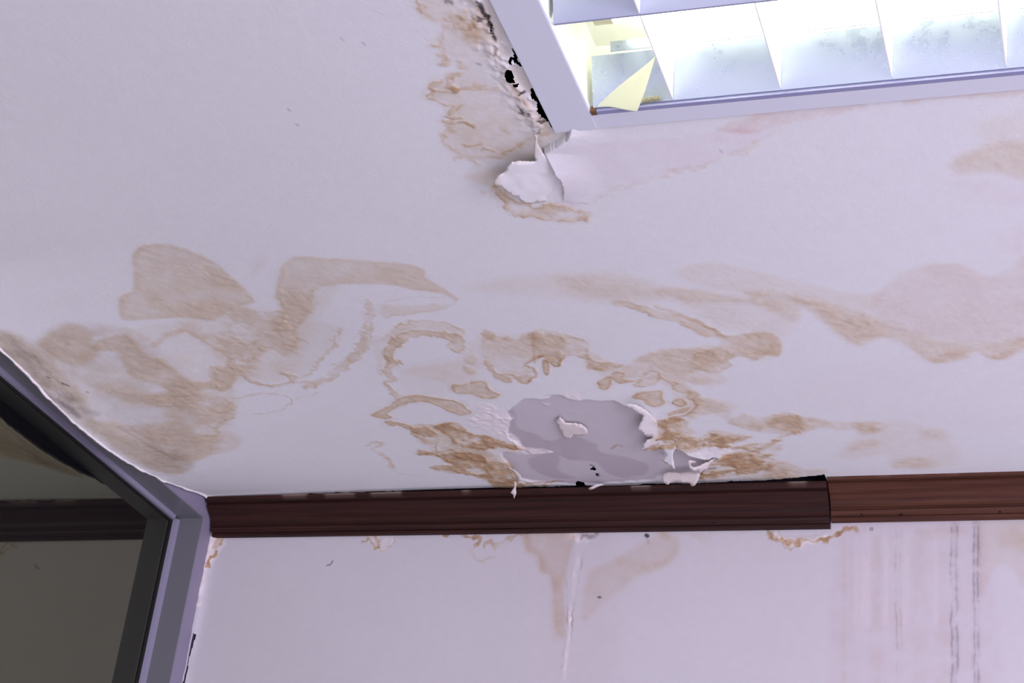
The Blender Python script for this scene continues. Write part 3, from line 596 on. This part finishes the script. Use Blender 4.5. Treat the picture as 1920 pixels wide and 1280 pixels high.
s(w7, .5, [(470,130),(540,175),(660,165),(760,150)], w=12, ch='white', soft=4, rag=1.4)
s(w7, .9, [(1028,92),(1040,92),(1040,104),(1028,104),(1028,92)], w=1.6, ch='dirt', rag=.2, mott=.2)
f(w7, .24, [(870,60),(1670,60),(1690,1900),(880,1900)], soft=10, ch='pink', mott=.4)
for x, k, w in ((872, .10, 4), (925, .05, 8), (1060, .06, 22), (1190, .06, 16), (1450, .05, 20), (1300, .05, 25)):
    s(w7, k, [(x, 160), (x+3, 500), (x, 1900)], w=w, ch='stain', soft=8, rag=.3, mott=.5)
for x, w in ((1000, 18), (1110, 10), (1230, 12), (1405, 8), (940, 8)):
    s(w7, .14, [(x, 150), (x, 420), (x-4, 640)], w=w, ch='white', soft=6, rag=.3, mott=.6)
for x, k in ((1178, .14), (1205, .06), (1497, .28), (1530, .25), (1632, .26), (1655, .22)):
    s(w7, k, [(x, 90), (x-4, 400), (x+2, 700), (x+4, 1300), (x+2, 1900)], w=2.2, ch='dirt', soft=1.6, rag=.6, mott=1.2)
for x in (1515, 1644): s(w7, .09, [(x, 60), (x, 500), (x+2, 1900)], w=14, ch='dirt', soft=5, rag=.8, mott=1.2)
f(w7, .14, [(1660,60),(2000,60),(2000,600),(1930,480),(1880,380),(1830,310),(1790,300),(1745,330),(1700,420),(1670,480)], soft=6)
f(w7, .20, [(1780,100),(1960,90),(1960,220),(1800,190)], soft=14)
f(w7, .14, [(1300,90),(1400,80),(1580,100),(1560,140),(1330,150)], soft=10)
s(w7, .14, [(0,130),(80,160),(100,110),(200,105),(340,98)], w=8, soft=5, rag=1.6)
for q, k, w in (([(360,585),(345,620),(335,650)], .9, 5), ([(300,700),(285,735),(255,765),(240,800),(232,845)], 1.2, 6), ([(260,750),(230,800)], .8, 5), ([(320,600),(300,660)], .35, 10)):
    s(w8, k, q, w=w, rag=1.6, soft=2, mott=.6)
f(w8, .5, [(240,560),(380,590),(350,680),(280,780),(215,860),(190,830),(230,700)], soft=5, ch='white', rag=1.0)
s(w8, .6, [(262,545),(235,700),(195,900),(150,1150)], w=12, ch='white', soft=5, rag=.5)
xs = axis_pts([(XL, -.08, .0016), (-.08, 2.6, .06)]); zs = axis_pts([(0, 2.36, .08), (2.36, 2.78, .0018), (2.78, 3.1, .03)])
GX, GZ = np.meshgrid(xs, zs, indexing='ij'); gx = GX.ravel(); gz = GZ.ravel()
dens = WA.dens(gx, gz)
dens['dirt'] = dens['dirt']+3.0*sstep(2.752, 2.757, gz)     # gap's shade behind the molding, painted into the wall colour
gy = np.full(gx.shape, YB)+fbm(gx, gz, .4, 71, 2)*.002
gy -= np.clip(dens.get('white', 0), 0, 1)*(.0016+fbm(gx, gz, .008, 72, 2)*.002)
gy -= np.exp(-((gx-XL)/.012)**2)*.004*(1+fbm(gx*0, gz, .03, 73, 3))
cx = (GX[:-1, :-1]+GX[1:, 1:]).ravel()/2; cz = (GZ[:-1, :-1]+GZ[1:, 1:]).ravel()/2
slot = np.array([WA.to_plane(*p) for p in ((364,1188),(369,1190),(356,1235),(340,1330),(330,1330),(346,1275))])
drop = inside_any(cx, cz, [slot])
me, used = grid_mesh('wall_back', np.stack([gx, gy, gz], 1), len(xs), len(zs), ~drop)
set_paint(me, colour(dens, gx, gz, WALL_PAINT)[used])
wall_back = link_mesh('wall_back', me, M_WALL); tag(wall_back, 'white back wall with water runs below the brown molding', 'wall', kind='structure')
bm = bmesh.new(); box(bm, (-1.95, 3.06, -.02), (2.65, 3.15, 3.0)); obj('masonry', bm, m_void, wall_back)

# ------------------------------------------------------------------ left wall, window, floor
m_left, n_, l_, b_ = mat('left_wall_paint', (.25, .225, .30), .55); add_bump(n_, l_, b_, [(120, .15, .001, 2)])
YJ, ZH, XG = 2.912, 2.7525, -1.783          # window jamb, head and glass plane
ZS, YN = .9, -1.2
bm = bmesh.new()
box(bm, (XL-.12, YJ, 0), (XL, YB+.1, 3.0)); box(bm, (XL-.12, -1.6, ZH), (XL, YJ, 3.0))
box(bm, (XL-.12, -1.6, 0), (XL, YJ, ZS)); box(bm, (XL-.12, -1.6, ZS), (XL, YN, ZH))
tag(obj('wall_left', bm, m_left), 'lavender-white left wall strip around the window', 'wall', kind='structure')
m_alu, n_, l_, b_ = mat('grey_aluminium', (.165, .168, .185), .38, .0, .5); add_bump(n_, l_, b_, [(60, .05, .001, 2)])
m_bead, n_, l_, b_ = mat('glazing_bead', (.26, .245, .32), .4, 0, .5)
m_gask, n_, l_, b_ = mat('black_gasket', (.008, .008, .008), .7)
win = tag(empty('window_1', ((XL+XG)/2, (YJ+YN)/2, ZS)), 'dark glazed window in grey aluminium frame at left', 'window', kind='structure')
T = .0035
bm = bmesh.new(); box(bm, (XG-.02, YJ-T, ZS), (XL+.0015, YJ-.0003, ZH-.0003)); rel(obj('jamb', bm, m_alu), win)
bm = bmesh.new(); box(bm, (XG-.02, YN, ZH-T), (XL+.0015, YJ-T-.0004, ZH-.0003)); rel(obj('head', bm, m_alu), win)
bm = bmesh.new(); box(bm, (XG-.02, YN+T, ZS), (XL+.002, YJ-T, ZS+T)); rel(obj('sill', bm, m_alu), win)
bm = bmesh.new(); box(bm, (XG-.02, YN, ZS+T), (XL+.002, YN+T, ZH-T)); rel(obj('jamb', bm, m_alu), win)
bm = bmesh.new(); prism(bm, [(XG, ZH-T-.009), (XG+.010, ZH-T-.008), (XG+.012, ZH-T), (XG, ZH-T)], 'y', YN+T, YJ-T-.016); rel(obj('glazing_bead', bm, m_bead), win)
bm = bmesh.new()
pr = [(XG, YJ-T-.012), (XG+.010, YJ-T-.009), (XG+.013, YJ-T), (XG, YJ-T)]
Av = [bm.verts.new((p[0], p[1], ZS+T)) for p in pr]; Bv = [bm.verts.new((p[0], p[1], ZH-T-.004)) for p in pr]
for i in range(4): bm.faces.new((Av[i], Av[(i+1) % 4], Bv[(i+1) % 4], Bv[i]))
bm.faces.new(Av[::-1]); bm.faces.new(Bv); rel(obj('glazing_bead', bm, m_bead), win)
bm = bmesh.new(); box(bm, (XG, YJ-T-.0155, ZS+T), (XG+.004, YJ-T-.012, ZH-T)); box(bm, (XG, YN+T, ZH-T-.0115), (XG+.004, YJ-T-.0155, ZH-T-.009)); rel(obj('gasket', bm, m_gask), win)
# tinted, mirror-like pane
m_gl = bpy.data.materials.new('tinted_glass'); m_gl.use_nodes = True
n = m_gl.node_tree.nodes; l = m_gl.node_tree.links; n.remove(n['Principled BSDF'])
g = n.new('ShaderNodeBsdfGlossy'); g.inputs['Color'].default_value = (.175, .182, .125, 1); g.inputs['Roughness'].default_value = .035
df = n.new('ShaderNodeBsdfDiffuse'); df.inputs['Color'].default_value = (.006, .006, .007, 1)
ad = n.new('ShaderNodeAddShader'); l.new(g.outputs[0], ad.inputs[0]); l.new(df.outputs[0], ad.inputs[1])
l.new(ad.outputs[0], n['Material Output'].inputs['Surface'])
bm = bmesh.new(); box(bm, (XG-.006, YN+T, ZS+T), (XG, YJ-T, ZH-T)); rel(obj('pane', bm, m_gl), win)
bm = bmesh.new(); box(bm, (XG-.02, YN, ZS), (XG-.008, YJ, ZH)); rel(obj('backing_frame', bm, m_gask), win)
m_floor, n_, l_, b_ = mat('floor_tile', (.45, .43, .45), .4)
tc = n_.new('ShaderNodeTexCoord'); bt = n_.new('ShaderNodeTexBrick'); bt.offset = 0; bt.inputs['Scale'].default_value = 1.0
bt.inputs['Brick Width'].default_value = .6; bt.inputs['Row Height'].default_value = .6; bt.inputs['Mortar Size'].default_value = .004
bt.inputs['Color1'].default_value = (.68, .67, .68, 1); bt.inputs['Color2'].default_value = (.72, .71, .72, 1); bt.inputs['Mortar'].default_value = (.2, .2, .2, 1)
l_.new(tc.outputs['Object'], bt.inputs['Vector']); l_.new(bt.outputs['Color'], b_.inputs['Base Color'])
bm = bmesh.new(); box(bm, (-1.95, -1.6, -.1), (2.6, 3.06, 0)); tag(obj('floor', bm, m_floor), 'pale tiled floor of the room', 'floor', kind='structure')

# ------------------------------------------------------------------ crown molding (two lengths)
def wood(name, c1, c2):
    m, n, l, b = mat(name, rough=.5, spec=.22)
    tc = n.new('ShaderNodeTexCoord'); mp = n.new('ShaderNodeMapping'); mp.inputs['Scale'].default_value = (1.6, 60, 60)
    t = n.new('ShaderNodeTexNoise'); t.inputs['Scale'].default_value = 2.2; t.inputs['Detail'].default_value = 6; t.inputs['Roughness'].default_value = .6
    r = n.new('ShaderNodeValToRGB'); r.color_ramp.elements[0].position = .3; r.color_ramp.elements[1].position = .72
    r.color_ramp.elements[0].color = (*c1, 1); r.color_ramp.elements[1].color = (*c2, 1)
    l.new(tc.outputs['Object'], mp.inputs['Vector']); l.new(mp.outputs['Vector'], t.inputs['Vector']); l.new(t.outputs['Fac'], r.inputs['Fac'])
    a = n.new('ShaderNodeAttribute'); a.attribute_name = 'paint'
    mx = n.new('ShaderNodeMix'); mx.data_type = 'RGBA'; mx.inputs['B'].default_value = (.62, .52, .44, 1) if False else mx.inputs[7].default_value
    mx.inputs[7].default_value = (.50, .38, .30, 1)
    l.new(a.outputs['Fac'], mx.inputs[0]); l.new(r.outputs['Color'], mx.inputs[6]); l.new(mx.outputs[2], b.inputs['Base Color'])
    bp = n.new('ShaderNodeBump'); bp.inputs['Strength'].default_value = .25; bp.inputs['Distance'].default_value = .001
    l.new(t.outputs['Fac'], bp.inputs['Height']); l.new(bp.outputs['Normal'], b.inputs['Normal'])
    return m
M_WD = wood('dimmed_brown_wood', (.016, .0055, .0045), (.050, .017, .012))  # left length; its weaker light is put into this darker wood colour
M_WR = wood('red_brown_wood', (.045, .015, .008), (.108, .041, .022))
PROF = [(0, 0), (.03, .0025), (.13, .003), (.155, .0005), (.165, -.0035), (.185, -.0035), (.195, .000), (.22, .0025), (.34, -.001), (.46, -.0045), (.58, -.0062), (.66, -.0045), (.71, -.001), (.73, -.003), (.75, -.0028), (.765, .0008), (.82, .0025), (.875, .0018), (.885, -.0018), (.90, -.0015), (.91, .0015), (.97, .0015), (1.0, -.001)]
def molding(name, t0, t1, b0, b1, m, label, seed, lip):
    t0, t1, b0, b1 = [np.array(v) for v in (t0, t1, b0, b1)]
    N = 260; rows = []; paint = []
    for i in range(N+1):
        u = i/N; t = t0+(t1-t0)*u; b = b0+(b1-b0)*u
        dn = b-t; nrm = np.array([0, dn[2], -dn[1]]); nrm /= np.linalg.norm(nrm)
        if nrm[2] > 0: nrm = -nrm
        r = [t+dn*p+nrm*o for p, o in PROF]
        r += [np.array([b[0], YB-.0025, b[2]]), np.array([t[0], YB-.0025, t[2]-.004])]
        rows.append(r)
    R_ = np.array(rows); n1, n2 = R_.shape[:2]
    V = R_.reshape(-1, 3); F = []
    for i in range(n1-1):
        for k in range(n2):
            a = i*n2+k; c = i*n2+(k+1) % n2
            F.append((a, c, c+n2, a+n2))
    F.append(tuple(range(n2))); F.append(tuple(range((n1-1)*n2, n1*n2))[::-1])
    me = bpy.data.meshes.new(name); me.from_pydata(V.tolist(), [], F); me.update()
    bmx = bmesh.new(); bmx.from_mesh(me); bmesh.ops.recalc_face_normals(bmx, faces=bmx.faces); bmx.to_mesh(me); bmx.free()
    pv = np.zeros((n1, n2)); u = np.linspace(0, 1, n1)*np.linalg.norm(t1-t0)
    res = np.clip((fbm(u, u*0, .07, seed, 4)+lip)*5, 0, .55)
    pv[:, 0] = res; pv[:, 1] = res*.25; pv[:, -1] = res
    set_paint(me, np.repeat(pv.reshape(-1, 1), 3, 1))
    o = link_mesh(name, me, m); tag(o, label, 'crown molding', kind='structure'); return o
def pY(x, y, Y): return on_y(x, y, Y)
tl = pY(385,931,2.90); tr = pY(1549,901,2.90); bl = pY(400,1007,2.955); br = pY(1557,990,2.955)
tl[0] = bl[0] = -1.7165
trim_1 = molding('trim_1', tl, tr, bl, br, M_WD, 'long dark brown crown molding, dropped at its right end', 5, -.10)
tl2 = pY(1551,887,2.898); tr2 = pY(1920,876,2.898); bl2 = pY(1559.5,978,2.953); br2 = pY(1920,971,2.953)
def ext(a, b, X): return a+(b-a)*((X-a[0])/(b[0]-a[0]))
tr2 = ext(tl2, tr2, 1.6); br2 = ext(bl2, br2, 1.6)
trim_2 = molding('trim_2', tl2, tr2, bl2, br2, M_WR, 'redder brown crown molding length on the right, set higher', 9, -.02)
m_nail, n_, l_, b_ = mat('nail_head', (.012, .010, .010), .5, .6)
for px, py, tr_ in ((1616, 964, trim_2), (1690, 964, trim_2), (1875, 959, trim_2), (1338, 980, trim_1), (483, 995, trim_1)):
    c = on_y(px, py, 2.944); bm = bmesh.new()
    bmesh.ops.create_uvsphere(bm, u_segments=10, v_segments=6, radius=.0022)
    for v in bm.verts: v.co = Vector((v.co.x*1.2+c[0], v.co.y+c[1], v.co.z*.9+c[2]))
    obj('nail', bm, m_nail, tr_, True)

# ------------------------------------------------------------------ loose paint
def flap(name, cr, outline, off, label, mat_=M_FLAP, thick=.0012, step=5.0, cream=.0, sm=1, cat='peeling paint', base=None, rag=.7):
    """outline traced on the photograph; off(px,py) = how far (m) the sheet hangs below the ceiling there"""
    P = smooth_curve(crop(*cr, outline), True, sm)
    pts = []                                   # resample the rim with a torn edge
    for i in range(len(P)):
        a, b = P[i], P[(i+1) % len(P)]; n = max(1, int(np.hypot(*(b-a))/2.0))
        for k in range(n): pts.append(a+(b-a)*k/n)
    P = np.array(pts); j = np.array([fbm(np.array([p[0]]), np.array([p[1]]), 9, 81, 3)[0] for p in P]); j2 = np.array([fbm(np.array([p[0]]), np.array([p[1]]), 7, 85, 3)[0] for p in P])
    P = P+np.stack([j, j2], 1)*2.2*rag
    lo = P.min(0); hi = P.max(0)
    g = np.array([(x, y) for x in np.arange(lo[0], hi[0], step) for y in np.arange(lo[1], hi[1], step)])
    g = g[sdf_poly(g[:, 0], g[:, 1], P) < -step*.4]
    pts = [Vector(p) for p in P]+[Vector(p) for p in g]
    r = delaunay_2d_cdt(pts, [], [list(range(len(P)))], 1, 1e-5)
    V2 = np.array([tuple(v) for v in r[0]]); F = [tuple(q) for q in r[2]]
    n = len(V2); top = np.zeros((n, 3)); bot = np.zeros((n, 3)); flat = np.zeros((n, 2))
    for i, (x, y) in enumerate(V2):
        o = off(x, y)
        flat[i] = on_z(x, y, ZC)[:2]
        bot[i] = on_z(x, y, ZC-o-.0014); top[i] = bot[i]+np.array([0, 0, thick])
    wob = fbm(flat[:, 0], flat[:, 1], .015, 83, 3)*.0016
    bot[:, 2] += wob; top[:, 2] += wob
    V = np.vstack([bot, top]); cnt = {}
    for q in F:
        for k in range(3):
            e = (q[k], q[(k+1) % 3]); cnt[tuple(sorted(e))] = cnt.get(tuple(sorted(e)), [])+[e]
    FF = [q for q in F]+[tuple(x+n for x in q[::-1]) for q in F]
    for e in cnt.values():
        if len(e) == 1: a, b = e[0]; FF.append((b, a, a+n, b+n))
    me = bpy.data.meshes.new(name); me.from_pydata(V.tolist(), [], FF); me.update()
    bmx = bmesh.new(); bmx.from_mesh(me); bmesh.ops.recalc_face_normals(bmx, faces=bmx.faces); bmx.to_mesh(me); bmx.free()
    d = CE.dens(flat[:, 0], flat[:, 1]); d.pop('bare', None); d.pop('damp', None); d.pop('dirt', None); d.pop('white', None)
    if base is not None: d = {}
    c = colour(d, flat[:, 0], flat[:, 1], PAINT if base is None else np.array(base))
    c = c*(1-cream)+np.array([.74, .665, .62])[None, :]*cream
    set_paint(me, np.vstack([c, c*.97]))
    me.polygons.foreach_set('use_smooth', [True]*len(F)+[False]*(len(me.polygons)-len(F)))
    return tag(link_mesh(name, me, mat_), label, cat, 'loose paint on the ceiling')
def lerp_off(ax, ay, bx, by, o0, o1, p=1.0):
    L2 = (bx-ax)**2+(by-ay)**2
    def fn(x, y):
        t = min(1, max(0, ((x-ax)*(bx-ax)+(y-ay)*(by-ay))/L2)); return o0+(o1-o0)*t**p
    return fn
flap('paint_flap', J, [(925,430),(945,445),(950,500),(1000,590),(1050,640),(1100,720),(1160,820),(1168,990),(1060,985),(950,1010),(860,1015),(800,990),(790,960),(740,950),(665,905),(655,870),(600,872),(572,845),(610,780),(670,750),(690,705),(730,660),(830,655),(930,655),(920,600),(918,520),(930,470)],
     lerp_off(1055, 370, 930, 305, -.006, .026, 1.0), 'large white torn paint flap curling down below the corner of the ceiling light', cream=.12)
flap('paint_flap', D, [(640,600),(700,640),(775,675),(750,735),(738,778),(765,785),(800,822),(845,820),(800,850),(775,885),(785,900),(758,915),(800,908),(860,890),(900,860),(920,800),(900,760),(850,690),(800,645),(720,600)],
     lerp_off(1240, 808, 1200, 815, -.0015, .011, 1.0), 'curled paint edge on the right of the bare grey patch', cream=.5)
flap('paint_flap', D, [(880,890),(1005,890),(985,935),(985,980),(1000,1052),(960,1030),(912,1000),(935,960),(915,920)],
     lerp_off(1250, 835, 1262, 880, .001, .024), 'pointed brown-stained paint tongue hanging on the bare grey patch', cream=.05)
flap('paint_flap', Ez, [(550,860),(600,832),(680,850),(620,870),(605,905),(640,935),(720,925),(790,890),(850,860),(960,785),(1040,745),(1000,790),(900,860),(1010,870),(1000,940),(880,960),(790,975),(740,1025),(715,1000),(650,990),(590,950)],
     lerp_off(1350, 870, 1290, 875, -.003, .026), 'cream curled paint scroll beside the small dark hollow', cream=.95)
flap('paint_flap', Ez, [(175,1070),(230,1030),(330,1020),(440,1030),(560,1020),(700,1015),(735,1040),(715,1110),(680,1170),(650,1210),(600,1212),(580,1170),(440,1150),(290,1150),(270,1190),(190,1150)],
     lerp_off(1270, 880, 1275, 910, .004, .022), 'thick cream paint roll resting over the top of the dark molding', cream=.95, thick=.003)
flap('paint_flap', C, [(1050,1050),(1065,1062),(1110,1095),(1125,1120),(1112,1142),(1092,1130),(1080,1090),(1050,1065)],
     lerp_off(955, 878, 974, 900, .002, .02), 'small white curl at the lower left of the bare patch', cream=.8)
flap('paint_flap', C, [(1082,1150),(1096,1165),(1092,1200),(1096,1225),(1080,1262),(1074,1235),(1058,1222),(1078,1195)],
     lerp_off(966, 900, 962, 935, .012, .030), 'thin pale paint sliver dangling in front of the molding', cream=.85, rag=.3)
flap('paint_flap', D, [(390,1190),(440,1165),(495,1160),(450,1180),(405,1198)],
     lerp_off(1110, 918, 1130, 908, .018, .012), 'small pale paint splinter on the top edge of the molding', cream=.8, rag=.3)
flap('paint_flap', Cz, [(1035,455),(1070,425),(1100,415),(1150,460),(1250,490),(1340,490),(1400,530),(1420,580),(1360,620),(1240,610),(1210,655),(1130,630),(1100,560),(1060,500)],
     lerp_off(1043, 790, 1100, 800, .000, .002), 'cream paint scrap left in the middle of the bare grey patch', cream=.9, rag=1.6, thick=.002)

# ------------------------------------------------------------------ recessed louvre light
ZL = ZC-.002
L_ = LAMP
light = empty('ceiling_light', ((L_['x0']+L_['x1'])/2, (L_['y0']+L_['y1'])/2, ZL))
tag(light, 'bright recessed fluorescent ceiling light with louvre blades in a white frame', 'ceiling light')
m_frame, n_, l_, b_ = mat('white_enamel', (.66, .69, .735), .4, 0, .5); add_bump(n_, l_, b_, [(25, .06, .002, 2)])
m_lip, n_, l_, b_ = mat('blue_grey_lip', (.25, .26, .42), .35, 0, .5)
m_house, n_, l_, b_ = mat('white_reflector', (.86, .87, .80), .5)
m_mir, n_, l_, b_ = mat('brushed_aluminium', (.52, .60, .68), .22, .85)
tc = n_.new('ShaderNodeTexCoord'); t = n_.new('ShaderNodeTexNoise'); t.inputs['Scale'].default_value = 24; t.inputs['Detail'].default_value = 8; t.inputs['Roughness'].default_value = .7
l_.new(tc.outputs['Object'], t.inputs['Vector']); rp = n_.new('ShaderNodeValToRGB'); rp.color_ramp.elements[0].position = .35; rp.color_ramp.elements[1].position = .65
rp.color_ramp.elements[0].color = (.24, .24, .24, 1); rp.color_ramp.elements[1].color = (.36, .36, .36, 1)
l_.new(t.outputs['Fac'], rp.inputs['Fac']); l_.new(rp.outputs['Color'], b_.inputs['Roughness'])
m_long, n_, l_, b_ = mat('dimmed_louvre', (.40, .43, .56), .33, .6)  # aluminium like the side reflectors; its darker reflections are put into this colour
m_blade, n_, l_, b_ = mat('blade_aluminium', (.86, .87, .86), .4, .3)
m_tube = bpy.data.materials.new('tube_glow'); m_tube.use_nodes = True
n = m_tube.node_tree.nodes; n.remove(n['Principled BSDF']); em = n.new('ShaderNodeEmission'); em.inputs['Color'].default_value = (1, .99, .80, 1); em.inputs['Strength'].default_value = 12.0
m_tube.node_tree.links.new(em.outputs[0], n['Material Output'].inputs['Surface'])
zt = ZL-.004
def frame_bar(p):
    bm = bmesh.new(); box(bm, *p); bmesh.ops.bevel(bm, geom=bm.edges[:], offset=.0012, segments=2, affect='EDGES')
    return rel(obj('frame', bm, m_frame, None), light)
frame_bar(((L_['x0'], L_['y0'], zt), (L_['ix0'], L_['y1'], ZL+.006)))
frame_bar(((L_['ix1'], L_['y0'], zt), (L_['x1'], L_['y1'], ZL+.006)))
frame_bar(((L_['ix0']-.002, L_['iy1']+.006, zt+.001), (L_['ix1']+.002, L_['y1'], ZL+.006)))
frame_bar(((L_['ix0']-.002, L_['y0'], zt+.001), (L_['ix1']+.002, L_['iy0'], ZL+.006)))
bm = bmesh.new(); box(bm, (L_['ix0']+.008, L_['iy1']-.001, zt+.0005), (L_['ix1'], L_['iy1']+.0055, ZL+.01)); rel(obj('inner_lip', bm, m_lip), light)
m_rust, n_, l_, b_ = mat('rust', (.13, .065, .02), .8); add_bump(n_, l_, b_, [(300, .5, .001, 3)])
bm = bmesh.new(); prism(bm, [(L_['ix0']+.0005, ZL-.0044), (L_['ix0']+.0075, ZL-.0044), (L_['ix0']+.0075, ZL+.004), (L_['ix0']+.0005, ZL+.004)], 'y', L_['iy1']-.003, L_['iy1']+.0055)
o = rel(obj('corner_joint', bm, m_rust), light); o['label'] = 'rusty corner joint'
# housing: open box
X0, X1, Y0, Y1, ZT = L_['ix0']-.004, L_['ix1']+.004, L_['iy0']-.004, L_['iy1']+.006, ZL+.105
bm = bmesh.new(); t_ = .002
box(bm, (X0, Y0, ZT), (X1, Y1, ZT+t_)); box(bm, (X0-t_, Y0, ZL+.006), (X0, Y1, ZT+t_)); box(bm, (X1, Y0, ZL+.006), (X1+t_, Y1, ZT+t_))
box(bm, (X0, Y0-t_, ZL+.006), (X1, Y0, ZT+t_)); box(bm, (X0, Y1, ZL+.010), (X1, Y1+t_, ZT+t_)); rel(obj('housing', bm, m_house), light)
# three troughs; long reflector blades between them
yb = [L_['iy1']-.003, 1.573, 1.400, L_['iy0']+.003]; H_ = .060
def panel(name, y, s_, mtl=m_mir, x0=L_['ix0']+.004, x1=L_['ix1']-.002):
    """side reflector: rises from the opening and leans in the direction s_ (slightly hollow)"""
    bm = bmesh.new(); pr = []
    for k in range(9):
        u = k/8; pr.append((y+s_*(.028*u), ZL+.001+H_*u))
    pr += [(p[0]+(-s_)*.0008, p[1]) for p in pr[::-1]]
    prism(bm, pr, 'x', x0, x1); return rel(obj(name, bm, mtl), light)
panel('side_reflector', yb[0], -1)
bm = bmesh.new(); prism(bm, [(yb[0]-.032, ZL+.062), (yb[0]-.037, ZL+.074), (yb[0]-.036, ZL+.074), (yb[0]-.031, ZL+.062)], 'x', L_['ix0']+.03, L_['ix1']-.002); rel(obj('reflector_rim', bm, m_mir), light)
panel('side_reflector', yb[3], 1)
for y in yb[1:3]:
    bm = bmesh.new(); pr = []
    for k in range(9):
        u = k/8; pr.append((y-.0015-.026*u, ZL+.001+H_*u))
    for k in range(8, -1, -1):
        u = k/8; pr.append((y+.0015+.026*u, ZL+.001+H_*u))
    prism(bm, pr, 'x', L_['ix0']+.002, L_['ix1']-.002); rel(obj('long_louvre', bm, m_long, None), light)
xb = [-.490, -.355, -.221, -.089, .045, .18, .315]
for i in range(3):
    ya, yc = yb[i]-.001, yb[i+1]+.001
    for x in xb:
        bm = bmesh.new(); pts = []
        for u in (0, .5, 1):
            ins = .026*u+.0012; w = .0007+.0045*u
            pts.append([(x-w, ya-ins, ZL+.0015+H_*u), (x+w, ya-ins, ZL+.0015+H_*u), (x+w, yc+ins, ZL+.0015+H_*u), (x-w, yc+ins, ZL+.0015+H_*u)])
        rings = [[bm.verts.new(p) for p in r] for r in pts]
        for a, b in zip(rings, rings[1:]):
            for k in range(4): bm.faces.new((a[k], a[(k+1) % 4], b[(k+1) % 4], b[k]))
        bm.faces.new(rings[0][::-1]); bm.faces.new(rings[-1]); rel(obj('cross_blade', bm, m_blade), light)
m_cap, n_, l_, b_ = mat('tube_cap', (.7, .68, .45), .4)
for i in range(3):
    yt = (yb[i]+yb[i+1])/2; zt_ = ZL+.080
    bm = bmesh.new(); tube(bm, [(L_['ix0']+.045, yt, zt_), (L_['ix1']-.045, yt, zt_)], .013, 16); rel(obj('fluorescent_tube', bm, m_tube, None, True), light)
    for xa, xb_ in ((L_['ix0']+.022, L_['ix0']+.046), (L_['ix1']-.046, L_['ix1']-.022)):
        bm = bmesh.new(); tube(bm, [(xa, yt, zt_), (xb_, yt, zt_)], .0138, 16); rel(obj('lamp_holder', bm, m_cap, None, True), light)
# peeled film at the corner, its spring
m_film, n_, l_, b_ = mat('yellowed_film', (.95, .94, .83), .45, 0, .4); tl_ = n_.new('ShaderNodeBsdfTranslucent'); tl_.inputs['Color'].default_value = (.97, .97, .84, 1)
mx_ = n_.new('ShaderNodeMixShader'); mx_.inputs[0].default_value = .75
l_.new(b_.outputs[0], mx_.inputs[1]); l_.new(tl_.outputs[0], mx_.inputs[2]); l_.new(mx_.outputs[0], n_['Material Output'].inputs['Surface'])
bm = bmesh.new(); a = on_z(1118, 201, ZL-.001); b = on_z(1229, 104, ZL+.004); c = on_z(1195, 206, ZL-.012)
NN = 14; rows = []
for i in range(NN+1):
    u = i/NN; row = []
    for k in range(NN+1):
        v = k/NN; q = a+(b-a)*u*(1-v)+(c-a)*u*v
        q = q+np.array([0, 0, 1])*(-.006*math.sin(math.pi*v)*u+.002*math.sin(5*u))
        row.append(q)
    rows.append(row)
vt = [[bm.verts.new(p) for p in r] for r in rows]; vb = [[bm.verts.new(p+np.array([0, 0, .0005])) for p in r] for r in rows]
for i in range(NN):
    for k in range(NN):
        if i == 0 and k > 0: pass
        for g_ in (vt, vb):
            try: bm.faces.new((g_[i][k], g_[i+1][k], g_[i+1][k+1], g_[i][k+1]))
            except ValueError: pass
bmesh.ops.remove_doubles(bm, verts=bm.verts, dist=1e-5)
o = rel(obj('peeled_film', bm, m_film, None, True), light); o['label'] = 'yellowed film peeling at the corner'
m_spring, n_, l_, b_ = mat('spring_steel', (.45, .40, .20), .3, .8)
pa = on_y(1202, 189, yb[0]-.010); pb = on_y(1236, 183, yb[0]-.010); ax = pb-pa; Ls = np.linalg.norm(ax); ax = ax/Ls
e1 = np.array([0, 1, 0]); e2 = np.cross(ax, e1); path = []
for k in range(141):
    th_ = k/140*2*math.pi*12; path.append(pa+ax*Ls*k/140+(e1*math.cos(th_)+e2*math.sin(th_))*.0028)
bm = bmesh.new(); tube(bm, path, .0006, 6); rel(obj('spring', bm, m_spring, None, True), light)
